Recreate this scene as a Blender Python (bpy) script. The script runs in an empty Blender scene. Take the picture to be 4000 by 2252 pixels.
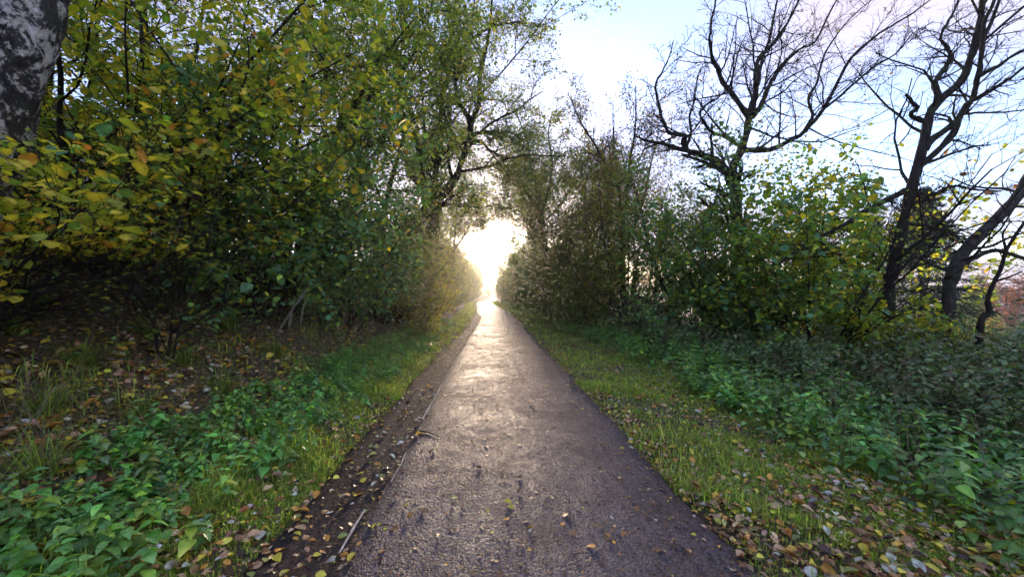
import bpy, math
import numpy as np
from mathutils import Vector, Matrix

# ------------------------------------------------------------------ camera
SC = bpy.context.scene
COL = SC.collection
F = 400.0                      # focal length in pixels of a 1024 wide picture
CAMZ = 1.6
YAW = math.atan(19 / F)        # looking slightly to the right of the path
PITCH = math.atan(4 / F)
cam_d = bpy.data.cameras.new('camera')
cam_d.sensor_width = 36.0
cam_d.lens = 36.0 * F / 1024.0
cam_d.clip_start = 0.05
cam_d.clip_end = 6000
cam = bpy.data.objects.new('camera', cam_d)
cam.location = (0, 0, CAMZ)
cam.rotation_euler = (math.pi / 2 + PITCH, 0, -YAW)
COL.objects.link(cam)
SC.camera = cam

# ------------------------------------------------------------------ world, sun, exposure
SUN_EL = math.radians(6.0)
SUN_AZ = math.radians(1.2)     # to the right of +Y
sdir = Vector((math.sin(SUN_AZ) * math.cos(SUN_EL), math.cos(SUN_AZ) * math.cos(SUN_EL), math.sin(SUN_EL)))
W = bpy.data.worlds.new('World')
SC.world = W
W.use_nodes = True
nt = W.node_tree
nt.nodes.clear()


class NB:
    """small node-building helper"""
    def __init__(self, tree):
        self.t = tree

    def n(self, typ, **kw):
        nd = self.t.nodes.new(typ)
        for k, v in kw.items():
            setattr(nd, k, v)
        return nd

    def l(self, a, b):
        self.t.links.new(a, b)

    def val(self, sock, v):
        if hasattr(v, 'is_linked') or isinstance(v, bpy.types.NodeSocket):
            self.l(v, sock)
        else:
            sock.default_value = v

    def math(self, op, a, b=None, c=None, clamp=False):
        m = self.n('ShaderNodeMath', operation=op, use_clamp=clamp)
        self.val(m.inputs[0], a)
        if b is not None:
            self.val(m.inputs[1], b)
        if c is not None:
            self.val(m.inputs[2], c)
        return m.outputs[0]

    def noise(self, vec, scale, detail=4, rough=0.55, dist=0.0):
        m = self.n('ShaderNodeTexNoise')
        if vec is not None:
            self.l(vec, m.inputs['Vector'])
        m.inputs['Scale'].default_value = scale
        m.inputs['Detail'].default_value = detail
        m.inputs['Roughness'].default_value = rough
        m.inputs['Distortion'].default_value = dist
        return m

    def ramp(self, fac, stops):
        r = self.n('ShaderNodeValToRGB')
        self.l(fac, r.inputs[0])
        e = r.color_ramp.elements
        while len(e) < len(stops):
            e.new(0.5)
        for el, (p, c) in zip(e, stops):
            el.position = p
            el.color = tuple(c) + (1,) if len(c) == 3 else c
        return r.outputs[0]

    def mix(self, fac, a, b, mode='MIX'):
        m = self.n('ShaderNodeMix', data_type='RGBA', blend_type=mode)
        self.val(m.inputs[0], fac)
        self.val(m.inputs[6], a)
        self.val(m.inputs[7], b)
        return m.outputs[2]


b = NB(nt)
wout = b.n('ShaderNodeOutputWorld')
sky = b.n('ShaderNodeTexSky', sky_type='NISHITA')
sky.sun_disc = False
sky.sun_elevation = SUN_EL
sky.sun_rotation = SUN_AZ
sky.altitude = 50
sky.air_density = 1.0
sky.dust_density = 0.7
sky.ozone_density = 1.6
tc = b.n('ShaderNodeTexCoord')
sep = b.n('ShaderNodeSeparateXYZ')
b.l(tc.outputs['Generated'], sep.inputs[0])
zz = b.math('ADD', b.math('MAXIMUM', sep.outputs[2], 0.0), 0.16)
comb = b.n('ShaderNodeCombineXYZ')
b.l(b.math('DIVIDE', sep.outputs[0], zz), comb.inputs[0])
b.l(b.math('DIVIDE', sep.outputs[1], zz), comb.inputs[1])
comb.inputs[2].default_value = 3.7
cl = b.noise(comb.outputs[0], 0.75, 4, 0.42, 0.15)
cmask = b.ramp(cl.outputs[0], [(0.34, (0, 0, 0)), (0.54, (1, 1, 1))])
cl2 = b.noise(comb.outputs[0], 1.7, 5, 0.55, 0.2)
dot = b.n('ShaderNodeVectorMath', operation='DOT_PRODUCT')
b.l(tc.outputs['Generated'], dot.inputs[0])
dot.inputs[1].default_value = sdir
dp = b.math('MAXIMUM', dot.outputs['Value'], 0.0)
near = b.math('POWER', dp, 9.0)
ccol = b.ramp(cl2.outputs[0], [(0.36, (0.52, 0.58, 0.92)), (0.60, (0.98, 0.86, 1.0))])
bright = b.math('MULTIPLY_ADD', near, 0.005, 0.066)
glow = b.math('ADD', b.math('MULTIPLY', b.math('POWER', dp, 45.0), 0.015),
              b.math('MULTIPLY', b.math('POWER', dp, 700.0), 0.35))
skyb = b.n('ShaderNodeBackground')
b.l(b.mix(0.85, sky.outputs[0], b.mix(1.0, sky.outputs[0], (0.85, 0.93, 1.45, 1), 'MULTIPLY')), skyb.inputs[0])
skyb.inputs[1].default_value = 0.042
clb = b.n('ShaderNodeBackground')
b.l(ccol, clb.inputs[0])
b.l(bright, clb.inputs[1])
mixs = b.n('ShaderNodeMixShader')
b.l(b.math('MULTIPLY', cmask, 0.88), mixs.inputs[0])
b.l(skyb.outputs[0], mixs.inputs[1])
b.l(clb.outputs[0], mixs.inputs[2])
glb = b.n('ShaderNodeBackground')
glb.inputs[0].default_value = (1.0, 0.78, 0.56, 1)
b.l(glow, glb.inputs[1])
adds = b.n('ShaderNodeAddShader')
b.l(mixs.outputs[0], adds.inputs[0])
b.l(glb.outputs[0], adds.inputs[1])
b.l(adds.outputs[0], wout.inputs[0])

sun_d = bpy.data.lights.new('sun', 'SUN')
sun_d.energy = 0.55
sun_d.angle = math.radians(8)
sun_d.color = (1.0, 0.76, 0.54)
sun = bpy.data.objects.new('sun', sun_d)
sun.rotation_euler = (-sdir).to_track_quat('-Z', 'Y').to_euler()
sun.location = (0, 60, 30)
COL.objects.link(sun)

SC.view_settings.view_transform = 'Standard'
SC.view_settings.look = 'None'
SC.view_settings.exposure = 4.05
SC.view_settings.gamma = 1.0
SC.view_settings.use_curve_mapping = False
SC.render.engine = 'CYCLES'
cy = SC.cycles
cy.max_bounces = 6
cy.diffuse_bounces = 4
cy.use_adaptive_sampling = True
cy.adaptive_threshold = 0.03
cy.glossy_bounces = 2
cy.transmission_bounces = 3
cy.transparent_max_bounces = 4
cy.volume_bounces = 0
cy.caustics_reflective = False
cy.caustics_refractive = False
cy.sample_clamp_indirect = 4.0
cy.use_denoising = True
try:
    cy.denoiser = 'OPENIMAGEDENOISE'
    cy.denoising_input_passes = 'RGB_ALBEDO_NORMAL'
    cy.denoising_prefilter = 'FAST'
except Exception:
    pass

# ------------------------------------------------------------------ geometry helpers
FWD = np.array([math.sin(YAW), math.cos(YAW), 0.0])
RGT = np.array([math.cos(YAW), -math.sin(YAW), 0.0])
UPV = np.array([0, 0, 1.0])
CF = FWD * math.cos(PITCH) + UPV * math.sin(PITCH)
CU = -FWD * math.sin(PITCH) + UPV * math.cos(PITCH)


def at(px, py, Z):
    """a place in the world: where the sight line through a pixel of the 1024x576 picture is Z metres deep"""
    return np.array([0, 0, CAMZ]) + Z * (CF + RGT * (px - 512) / F - CU * (py - 288) / F)


def line(pts, z0, z1=None):
    z1 = z0 if z1 is None else z1
    n = len(pts)
    return np.array([at(p[0], p[1], z0 + (z1 - z0) * i / max(1, n - 1)) for i, p in enumerate(pts)])


def norm(v):
    return v / np.maximum(np.linalg.norm(v, axis=-1, keepdims=True), 1e-9)


def resample(P, K):
    """Catmull-Rom through the points P, K samples"""
    P = np.asarray(P, float)
    n = len(P)
    t = np.linspace(0, n - 1, K)
    i = np.clip(t.astype(int), 0, n - 2)
    u = (t - i)[:, None]
    g = lambda j: P[np.clip(j, 0, n - 1)]
    a, b_, c, d = g(i - 1), g(i), g(i + 1), g(i + 2)
    return 0.5 * (2 * b_ + (c - a) * u + (2 * a - 5 * b_ + 4 * c - d) * u**2 + (3 * b_ - a - 3 * c + d) * u**3)


def make_mesh(name, V, faces, mat, cols=None, smooth=False):
    """faces: list of (N,k) integer arrays"""
    me = bpy.data.meshes.new(name)
    V = np.ascontiguousarray(V, dtype=np.float32)
    me.vertices.add(len(V))
    me.vertices.foreach_set('co', V.ravel())
    loops = np.concatenate([f.ravel() for f in faces]).astype(np.int32)
    tot = np.concatenate([np.full(len(f), f.shape[1]) for f in faces]).astype(np.int32)
    start = np.concatenate([[0], np.cumsum(tot)[:-1]]).astype(np.int32)
    me.loops.add(len(loops))
    me.loops.foreach_set('vertex_index', loops)
    me.polygons.add(len(tot))
    me.polygons.foreach_set('loop_start', start)
    me.polygons.foreach_set('loop_total', tot)
    if smooth:
        me.polygons.foreach_set('use_smooth', np.ones(len(tot), dtype=bool))
    me.update(calc_edges=True)
    if cols is not None:
        ca = me.color_attributes.new('Col', 'FLOAT_COLOR', 'POINT')
        c4 = np.ones((len(V), 4), dtype=np.float32)
        c4[:, :3] = cols
        ca.data.foreach_set('color', c4.ravel())
    me.materials.append(mat)
    return me


def link(name, me, parent=None, loc=None):
    o = bpy.data.objects.new(name, me)
    COL.objects.link(o)
    if parent is not None:
        o.parent = parent
    if loc is not None:
        o.location = loc
    return o


def tag(o, label=None, cat=None, group=None, kind=None):
    for k, v in (('label', label), ('category', cat), ('group', group), ('kind', kind)):
        if v:
            o[k] = v
    return o


def empty(name, loc, label, cat, group=None):
    o = bpy.data.objects.new(name, None)
    o.empty_display_size = 0.3
    o.location = [float(c) for c in loc]
    COL.objects.link(o)
    return tag(o, label, cat, group)


def frames(P):
    """tangent and two normals for polylines P (N,K,3)"""
    T = np.empty_like(P)
    T[:, 1:-1] = P[:, 2:] - P[:, :-2]
    T[:, 0] = P[:, 1] - P[:, 0]
    T[:, -1] = P[:, -1] - P[:, -2]
    T = norm(T)
    m = norm(T.mean(axis=1))
    ref = np.where(np.abs(m[:, 2:3]) > 0.9, np.array([[1.0, 0, 0]]), np.array([[0, 0, 1.0]]))
    U = norm(np.cross(T, ref[:, None, :]))
    Vv = np.cross(T, U)
    return T, U, Vv


def tube(P, R, sides):
    """tubes along polylines P (N,K,3) with radii R (N,K)"""
    N, K, _ = P.shape
    T, U, Vv = frames(P)
    a = np.arange(sides) * 2 * np.pi / sides
    ring = U[:, :, None, :] * np.cos(a)[None, None, :, None] + Vv[:, :, None, :] * np.sin(a)[None, None, :, None]
    V = P[:, :, None, :] + ring * R[:, :, None, None]
    idx = np.arange(N * K * sides).reshape(N, K, sides)
    q = np.stack([idx[:, :-1, :], np.roll(idx, -1, 2)[:, :-1, :], np.roll(idx, -1, 2)[:, 1:, :], idx[:, 1:, :]], -1)
    return V.reshape(-1, 3), q.reshape(-1, 4)


class Bag:
    """collects vertex and face arrays into one mesh"""
    def __init__(self):
        self.V, self.Fs, self.C, self.n = [], {}, [], 0

    def add(self, V, F_, C=None):
        self.V.append(V)
        self.Fs.setdefault(F_.shape[1], []).append(F_ + self.n)
        self.n += len(V)
        if C is not None:
            self.C.append(C)

    def mesh(self, name, mat, smooth=False):
        return make_mesh(name, np.concatenate(self.V), [np.concatenate(v) for v in self.Fs.values()], mat,
                         np.concatenate(self.C) if self.C else None, smooth)


def grow(rng, S, D, L, K, wig, trop):
    """random-walk branches from S (N,3) along D for lengths L"""
    N = len(S)
    P = np.empty((N, K, 3))
    P[:, 0] = S
    d = norm(D)
    for k in range(1, K):
        d = norm(d + rng.normal(0, wig, (N, 3)) + np.array([0, 0, trop]))
        P[:, k] = P[:, k - 1] + d * (L / (K - 1))[:, None]
    return P


def kids(rng, P, R, n, t0, t1, ang, angsd, lf, lsd, K, wig, trop, rr, rmin, taper=0.35, up=0.0):
    """n child branches on each polyline of P"""
    N, KK, _ = P.shape
    T, U, Vv = frames(P)
    seg = np.linalg.norm(P[:, 1:] - P[:, :-1], axis=2).sum(1)
    M = N * n
    pi = np.repeat(np.arange(N), n)
    base = (np.arange(n) + 0.5) / n
    t = np.clip(np.tile(base, N) + rng.uniform(-0.5, 0.5, M) / n, 0, 1) * (t1 - t0) + t0
    f = t * (KK - 1)
    i = np.clip(f.astype(int), 0, KK - 2)
    u = (f - i)[:, None]
    S = P[pi, i] * (1 - u) + P[pi, i + 1] * u
    r = R[pi, i] * (1 - u[:, 0]) + R[pi, i + 1] * u[:, 0]
    phi = np.tile(np.arange(n) * 2.4, N) + rng.uniform(0, 6.28, N)[pi] + rng.normal(0, 0.5, M)
    a = np.radians(rng.normal(ang, angsd, M))
    D = T[pi, i] * np.cos(a)[:, None] + (U[pi, i] * np.cos(phi)[:, None] + Vv[pi, i] * np.sin(phi)[:, None]) * np.sin(a)[:, None]
    D[:, 2] += up
    L = seg[pi] * lf * np.exp(rng.normal(0, lsd, M)) * (1.15 - 0.6 * t)
    CP = grow(rng, S, D, L, K, wig, trop)
    r0 = np.maximum(np.minimum(r * rr, r * 0.95), rmin)
    CR = np.maximum(r0[:, None] * np.linspace(1, taper, K)[None, :], rmin * 0.7)
    return CP, CR


# leaf templates: x along the midrib, y across, z out of the blade (unit length)
def tmpl(xs, ws, fold=0.12, curl=0.0):
    V, Fq, Ft = [(0, 0, 0)], [], []
    for x, w in zip(xs, ws):
        zc = -curl * x * x
        V += [(x, w, zc + fold * w * 2), (x, 0, zc), (x, -w, zc + fold * w * 2)]
    V.append((1, 0, -curl))
    k = len(xs)
    Ft += [(0, 2, 1), (0, 3, 2)]
    for j in range(k - 1):
        a = 1 + 3 * j
        Ft += [(a, a + 1, a + 4), (a, a + 4, a + 3), (a + 1, a + 2, a + 5), (a + 1, a + 5, a + 4)]
    a = 1 + 3 * (k - 1)
    e = len(V) - 1
    Ft += [(a, a + 1, e), (a + 1, a + 2, e)]
    return np.array(V, float), np.array(Ft)


OVAL = tmpl([0.12, 0.38, 0.7, 0.88], [0.24, 0.40, 0.36, 0.18], 0.10, 0.18)
NETTLE = tmpl([0.10, 0.28, 0.52, 0.78], [0.26, 0.35, 0.28, 0.14], 0.14, 0.28)
SERRATE = tmpl([0.04, 0.11, 0.14, 0.24, 0.27, 0.37, 0.41, 0.51, 0.55, 0.64, 0.69, 0.77, 0.82, 0.88], [0.16, 0.29, 0.25, 0.36, 0.31, 0.37, 0.31, 0.34, 0.27, 0.28, 0.20, 0.20, 0.12, 0.11], 0.14, 0.28)
CURLED = tmpl([0.15, 0.45, 0.78], [0.24, 0.36, 0.24], 0.42, -0.25)
DIAM = (np.array([(0, 0, 0), (0.45, 0.33, 0.05), (1, 0, -0.06), (0.45, -0.33, 0.05)], float), np.array([(0, 1, 2), (0, 2, 3)]))
NARROW = (np.array([(0, 0, 0), (0.4, 0.17, 0.03), (1, 0, -0.08), (0.4, -0.17, 0.03)], float), np.array([(0, 1, 2), (0, 2, 3)]))
_r = [0.26, 0.62, 0.34, 0.78, 0.42, 1.0, 0.42, 0.78, 0.34, 0.62, 0.26]
_a = np.radians([-150, -105, -80, -52, -26, 0, 26, 52, 80, 105, 150])
MAPLE = (np.array([(0.32, 0, 0.03)] + [(0.32 + 0.68 * r * math.cos(a), 0.68 * r * math.sin(a), -0.10 * r * r + 0.02) for r, a in zip(_r, _a)]),
         np.array([(0, i, i + 1) for i in range(1, 11)]))


def leaf_axes(rng, N, droop=0.35, tilt=0.5, D=None):
    if D is None:
        a = rng.uniform(0, 2 * np.pi, N)
        D = np.stack([np.cos(a), np.sin(a), -droop + rng.normal(0, 0.35, N)], 1)
    D = norm(D)
    n = np.array([0, 0, 1.0]) + rng.normal(0, tilt, (N, 3))
    S = norm(np.cross(n, D))
    Nn = np.cross(D, S)
    return D, S, Nn


def leaf_geo(C, D, S, Nn, size, T):
    tv, tf = T
    M = len(tv)
    V = C[:, None, :] + size[:, None, None] * (tv[None, :, 0:1] * D[:, None] + tv[None, :, 1:2] * S[:, None] + tv[None, :, 2:3] * Nn[:, None])
    Fa = (tf[None] + (np.arange(len(C)) * M)[:, None, None]).reshape(-1, tf.shape[1])
    return V.reshape(-1, 3), Fa


def palette(rng, pal, N, var=0.22):
    c = np.array([p[0] for p in pal])
    w = np.array([p[1] for p in pal], float)
    i = rng.choice(len(pal), N, p=w / w.sum())
    col = c[i] * np.exp(rng.normal(0, var, (N, 1))) * np.exp(rng.normal(0, 0.07, (N, 3)))
    return np.clip(col, 0.005, 0.8), i


def leaf_cols(rng, col, T, amt=0.13):
    """colour per vertex: paler midrib, blotchy blade"""
    tv = T[0]
    c = np.repeat(col, len(tv), 0)
    if len(tv) > 4:
        rib = np.tile(np.where(np.abs(tv[:, 1]) < 1e-6, 1.22, 0.95), len(col))[:, None]
        c = c * rib * np.exp(rng.normal(0, amt, (len(c), 1)))
    return np.clip(c, 0.003, 0.85)


# leaf colours (real base colours)
YEL = (0.54, 0.46, 0.05)
YGR = (0.31, 0.36, 0.045)
GRN = (0.155, 0.27, 0.055)
DGR = (0.105, 0.17, 0.052)
BGR = (0.105, 0.25, 0.12)
ORA = (0.50, 0.25, 0.045)
BRN = (0.235, 0.120, 0.052)
TAN = (0.48, 0.32, 0.17)
PAL = (0.430, 0.430, 0.340)
DBR = (0.060, 0.035, 0.022)

# ------------------------------------------------------------------ materials
MATS = {}


def principled(name):
    m = bpy.data.materials.new(name)
    m.use_nodes = True
    t = m.node_tree
    t.nodes.clear()
    bb = NB(t)
    out = bb.n('ShaderNodeOutputMaterial')
    p = bb.n('ShaderNodeBsdfPrincipled')
    bb.l(p.outputs[0], out.inputs[0])
    MATS[name] = m
    return m, bb, p, out


def leaf_material(name, trans=0.45, rough=0.45, spec=0.4, tcol=(1.8, 1.65, 0.75)):
    m, bb, p, out = principled(name)
    at_ = bb.n('ShaderNodeAttribute', attribute_name='Col')
    c = at_.outputs[0]
    bb.l(c, p.inputs['Base Color'])
    p.inputs['Roughness'].default_value = rough
    p.inputs['Specular IOR Level'].default_value = spec
    tr = bb.n('ShaderNodeBsdfTranslucent')
    bb.l(bb.mix(1.0, c, tuple(tcol) + (1,), 'MULTIPLY'), tr.inputs[0])
    mx = bb.n('ShaderNodeMixShader')
    mx.inputs[0].default_value = trans
    bb.l(p.outputs[0], mx.inputs[1])
    bb.l(tr.outputs[0], mx.inputs[2])
    bb.l(mx.outputs[0], out.inputs[0])
    return m


M_LEAF = leaf_material('living_leaf')
M_GLOSS = leaf_material('glossy_leaf', 0.30, 0.38, 0.5)
M_GRASS = leaf_material('grass_blade', 0.45, 0.5, 0.35, (1.7, 1.6, 0.7))
M_DEAD = leaf_material('fallen_leaf', 0.12, 0.5, 0.45, (1.2, 1.0, 0.7))


def bark_material(name, dark, lite, scale=9.0):
    m, bb, p, out = principled(name)
    tcn = bb.n('ShaderNodeNewGeometry')
    mp = bb.n('ShaderNodeMapping')
    mp.inputs['Scale'].default_value = (1, 1, 0.28)
    bb.l(tcn.outputs['Position'], mp.inputs[0])
    n1 = bb.noise(mp.outputs[0], scale, 6, 0.62)
    n2 = bb.noise(tcn.outputs['Position'], 1.7, 3, 0.5)
    c = bb.ramp(n1.outputs[0], [(0.32, dark), (0.68, lite)])
    moss = bb.ramp(n2.outputs[0], [(0.50, (0, 0, 0)), (0.66, (1, 1, 1))])
    c = bb.mix(bb.math('MULTIPLY', moss, 0.5), c, (0.05, 0.065, 0.022, 1))
    bb.l(c, p.inputs['Base Color'])
    p.inputs['Roughness'].default_value = 0.95
    p.inputs['Specular IOR Level'].default_value = 0.15
    bp = bb.n('ShaderNodeBump')
    bp.inputs['Strength'].default_value = 0.8
    bp.inputs['Distance'].default_value = 0.03
    bb.l(n1.outputs[0], bp.inputs['Height'])
    bb.l(bp.outputs[0], p.inputs['Normal'])
    return m


M_BARK = bark_material('dark_bark', (0.012, 0.010, 0.009), (0.050, 0.040, 0.034))
M_TWIG = bark_material('twig_bark', (0.012, 0.009, 0.008), (0.035, 0.026, 0.021), 20)
M_PALEWOOD = bark_material('bleached_wood', (0.16, 0.13, 0.10), (0.42, 0.37, 0.31), 30)
M_ALDER = bark_material('grey_bark', (0.022, 0.019, 0.016), (0.085, 0.072, 0.062), 12)


def birch_material():
    m, bb, p, out = principled('birch_bark')
    g = bb.n('ShaderNodeNewGeometry')
    mp = bb.n('ShaderNodeMapping')
    mp.inputs['Scale'].default_value = (1, 1, 0.7)
    bb.l(g.outputs['Position'], mp.inputs[0])
    n1 = bb.noise(mp.outputs[0], 5.5, 8, 0.70, 1.0)
    n2 = bb.noise(mp.outputs[0], 38.0, 4, 0.6)
    n3 = bb.noise(g.outputs['Position'], 3.0, 3, 0.5)
    f = bb.math('ADD', bb.math('MULTIPLY', n1.outputs[0], 0.75), bb.math('MULTIPLY', n2.outputs[0], 0.28))
    c = bb.ramp(f, [(0.46, (0.012, 0.011, 0.010)), (0.515, (0.05, 0.045, 0.040)), (0.54, (0.34, 0.32, 0.29)), (0.66, (0.72, 0.69, 0.65))])
    c = bb.mix(bb.math('MULTIPLY', bb.ramp(n3.outputs[0], [(0.5, (0, 0, 0)), (0.7, (1, 1, 1))]), 0.35), c, (0.10, 0.115, 0.06, 1))
    bb.l(c, p.inputs['Base Color'])
    p.inputs['Roughness'].default_value = 0.8
    bp = bb.n('ShaderNodeBump')
    bp.inputs['Strength'].default_value = 0.9
    bp.inputs['Distance'].default_value = 0.04
    bb.l(f, bp.inputs['Height'])
    bb.l(bp.outputs[0], p.inputs['Normal'])
    return m


M_BIRCH = birch_material()


def ground_material():
    m, bb, p, out = principled('leafy_soil')
    g = bb.n('ShaderNodeNewGeometry')
    n1 = bb.noise(g.outputs['Position'], 14.0, 8, 0.7)
    n2 = bb.noise(g.outputs['Position'], 0.7, 4, 0.6)
    c = bb.ramp(n1.outputs[0], [(0.30, (0.030, 0.021, 0.014)), (0.5, (0.10, 0.068, 0.040)), (0.62, (0.10, 0.095, 0.035)), (0.75, (0.22, 0.14, 0.07))])
    c = bb.mix(bb.ramp(n2.outputs[0], [(0.45, (0, 0, 0)), (0.62, (0.6, 0.6, 0.6))]), c, (0.06, 0.085, 0.025, 1))
    bb.l(c, p.inputs['Base Color'])
    p.inputs['Roughness'].default_value = 0.9
    bp = bb.n('ShaderNodeBump')
    bp.inputs['Strength'].default_value = 0.8
    bp.inputs['Distance'].default_value = 0.04
    bb.l(n1.outputs[0], bp.inputs['Height'])
    bb.l(bp.outputs[0], p.inputs['Normal'])
    return m


def asphalt_material(name, dark, lite, rough, brown, scale=95.0, dist=0.006, spec=0.3):
    m, bb, p, out = principled(name)
    g = bb.n('ShaderNodeNewGeometry')
    pos = g.outputs['Position']
    v = bb.n('ShaderNodeTexVoronoi', feature='F1')
    bb.l(pos, v.inputs['Vector'])
    v.inputs['Scale'].default_value = scale
    v2 = bb.n('ShaderNodeTexVoronoi', feature='F1')
    bb.l(pos, v2.inputs['Vector'])
    v2.inputs['Scale'].default_value = scale * 0.42
    n1 = bb.noise(pos, 1.1, 5, 0.6)
    n2 = bb.noise(pos, 7.0, 6, 0.7)
    n3 = bb.noise(pos, 30.0, 4, 0.7)
    c = bb.ramp(v.outputs['Color'], [(0.1, dark), (0.9, lite)])
    stain = bb.ramp(bb.math('ADD', bb.math('MULTIPLY', n1.outputs[0], 0.6), bb.math('MULTIPLY', n3.outputs[0], 0.4)),
                    [(0.48, (0, 0, 0)), (0.60, (1, 1, 1))])
    c = bb.mix(bb.math('MULTIPLY', stain, brown), c, (0.075, 0.045, 0.030, 1))
    bb.l(c, p.inputs['Base Color'])
    r = bb.ramp(bb.math('ADD', bb.math('MULTIPLY', n2.outputs[0], 0.6), bb.math('MULTIPLY', n1.outputs[0], 0.4)),
                [(0.36, (rough[0],) * 3), (0.64, (rough[1],) * 3)])
    bb.l(r, p.inputs['Roughness'])
    p.inputs['Specular IOR Level'].default_value = spec
    h = bb.math('ADD', bb.math('MULTIPLY', v.outputs['Distance'], -1.0), bb.math('MULTIPLY', v2.outputs['Distance'], -1.1))
    h = bb.math('ADD', h, bb.math('MULTIPLY', n3.outputs[0], 0.3))
    bp = bb.n('ShaderNodeBump')
    bp.inputs['Strength'].default_value = 0.85
    bp.inputs['Distance'].default_value = dist
    bb.l(h, bp.inputs['Height'])
    bb.l(bp.outputs[0], p.inputs['Normal'])
    return m


M_GROUND = ground_material()
M_ASPH = asphalt_material('wet_asphalt', (0.034, 0.028, 0.032), (0.165, 0.135, 0.140), (0.48, 0.78), 0.6, 84.0, 0.012, 0.27)
M_ASPH_OLD = asphalt_material('old_asphalt', (0.016, 0.014, 0.013), (0.055, 0.046, 0.042), (0.7, 0.9), 0.6, 70, 0.009, 0.12)


def plain(name, col, rough=0.7, nscale=6.0, var=0.25):
    m, bb, p, out = principled(name)
    g = bb.n('ShaderNodeNewGeometry')
    n1 = bb.noise(g.outputs['Position'], nscale, 5, 0.6)
    lo = tuple(c * (1 - var) for c in col)
    hi = tuple(min(1, c * (1 + var)) for c in col)
    bb.l(bb.ramp(n1.outputs[0], [(0.3, lo), (0.7, hi)]), p.inputs['Base Color'])
    p.inputs['Roughness'].default_value = rough
    return m


# ------------------------------------------------------------------ ground and path
def smooth(a, b_, x):
    t = np.clip((x - a) / (b_ - a), 0, 1)
    return t * t * (3 - 2 * t)


def xc(y):
    y = np.asarray(y, float)
    return -1.55 * smooth(22, 66, y) + 2.0 * smooth(78, 125, y)


def base_h(y):
    y = np.asarray(y, float)
    return -0.55 * smooth(68, 90, y) * (1 - smooth(95, 125, y))


def lumps(x, y):
    return (np.sin(x * 1.7 + 0.6 * y) * np.sin(y * 1.3 - 0.4 * x + 1) * 0.05 + np.sin(x * 4.1 - y * 3.3) * 0.022 + np.sin(x * 0.6 + 2) * np.sin(y * 0.45) * 0.12)


def height(x, y):
    x = np.asarray(x, float)
    y = np.asarray(y, float)
    u = x - xc(y)
    h = base_h(y) * np.exp(-np.maximum(np.abs(u) - 4, 0) / 6)
    l = np.maximum(-u - 2.2, 0)
    bank = 0.5 * (np.sqrt(l * l + 0.16) - 0.4)
    bank = np.where(l > 5.5, 0.5 * 5.1 + (np.minimum(l, 60) - 5.5) * 0.16, bank)
    h = h + bank
    r = np.maximum(u - 4.5, 0)
    h = h - 0.045 * np.minimum(r, 8) - 0.22 * np.clip(r - 8, 0, 45) - 0.02 * np.clip(r - 53, 0, 200)
    off = smooth(1.3, 3.0, np.abs(u))
    return h + lumps(x, y) * off * 0.9 + 0.03 * smooth(1.4, 1.9, np.abs(u)) - 0.05 * (1 - smooth(1.35, 1.5, np.abs(u)))


def grid_mesh(name, xs, ys, hf, mat):
    X, Y = np.meshgrid(xs, ys)
    Zh = hf(X, Y)
    V = np.stack([X, Y, Zh], -1).reshape(-1, 3)
    idx = np.arange(len(V)).reshape(len(ys), len(xs))
    q = np.stack([idx[:-1, :-1], idx[:-1, 1:], idx[1:, 1:], idx[1:, :-1]], -1).reshape(-1, 4)
    return make_mesh(name, V, [q], mat, smooth=True)


gx = np.unique(np.concatenate([np.arange(-14, 14, 0.22), np.linspace(-60, -14, 40), np.linspace(14, 80, 50), np.linspace(-1500, -60, 30), np.linspace(80, 1500, 40)]))
gy = np.unique(np.concatenate([np.arange(-6, 40, 0.3), np.arange(40, 150, 1.0), np.linspace(-80, -6, 20), np.linspace(150, 2500, 60)]))
tag(link('ground', grid_mesh('ground', gx, gy, height, M_GROUND)), kind='structure',
    label='soil of the wooded bank and verges beside the path')


def strip(name, u0f, u1f, y0, y1, top, mat, nu=10, dy=0.12, lip=0.0, seed=0):
    """a ribbon following the path between two offset functions, with turned-down edges"""
    rng = np.random.default_rng(seed)
    ys = [y0]
    while ys[-1] < y1:
        ys.append(ys[-1] + dy * (1 + max(0, ys[-1]) * 0.05))
    ys = np.array(ys)
    a, c = u0f(ys), u1f(ys)
    t = np.linspace(0, 1, nu)
    U = a[:, None] * (1 - t) + c[:, None] * t
    X = U + xc(ys)[:, None]
    Y = np.repeat(ys[:, None], nu, 1)
    camber = 0.02 * (1 - np.clip(np.abs(U) / 1.5, 0, 1) ** 2)
    Zz = base_h(Y) + top + camber
    # skirts
    X = np.concatenate([X[:, :1], X, X[:, -1:]], 1)
    Y = np.concatenate([Y[:, :1], Y, Y[:, -1:]], 1)
    Zz = np.concatenate([Zz[:, :1] - 0.06, Zz, Zz[:, -1:] - 0.06], 1)
    V = np.stack([X, Y, Zz], -1).reshape(-1, 3)
    idx = np.arange(len(V)).reshape(len(ys), nu + 2)
    q = np.stack([idx[:-1, :-1], idx[:-1, 1:], idx[1:, 1:], idx[1:, :-1]], -1).reshape(-1, 4)
    return make_mesh(name, V, [q], mat)


def wob(y, a, s):
    return a * (np.sin(y * 2.1 + s) + 0.6 * np.sin(y * 5.3 + 2 * s) + 0.4 * np.sin(y * 11.7 + s * 3)) / 2


def u_line(y):
    return -0.86 + 0.15 * smooth(8, 26, y) - 0.25 * smooth(26, 34, y) * 0 - 0.35 * smooth(24, 32, y) + wob(y, 0.006, 1) + 0.09 * (1 - smooth(2.9, 3.0, y)) * 0


def u_left(y):
    return -1.42 + 0.28 * smooth(9, 18, y) + wob(y, 0.05, 2.0)


def u_right(y):
    return 1.46 + wob(y, 0.045, 4.0)


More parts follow.
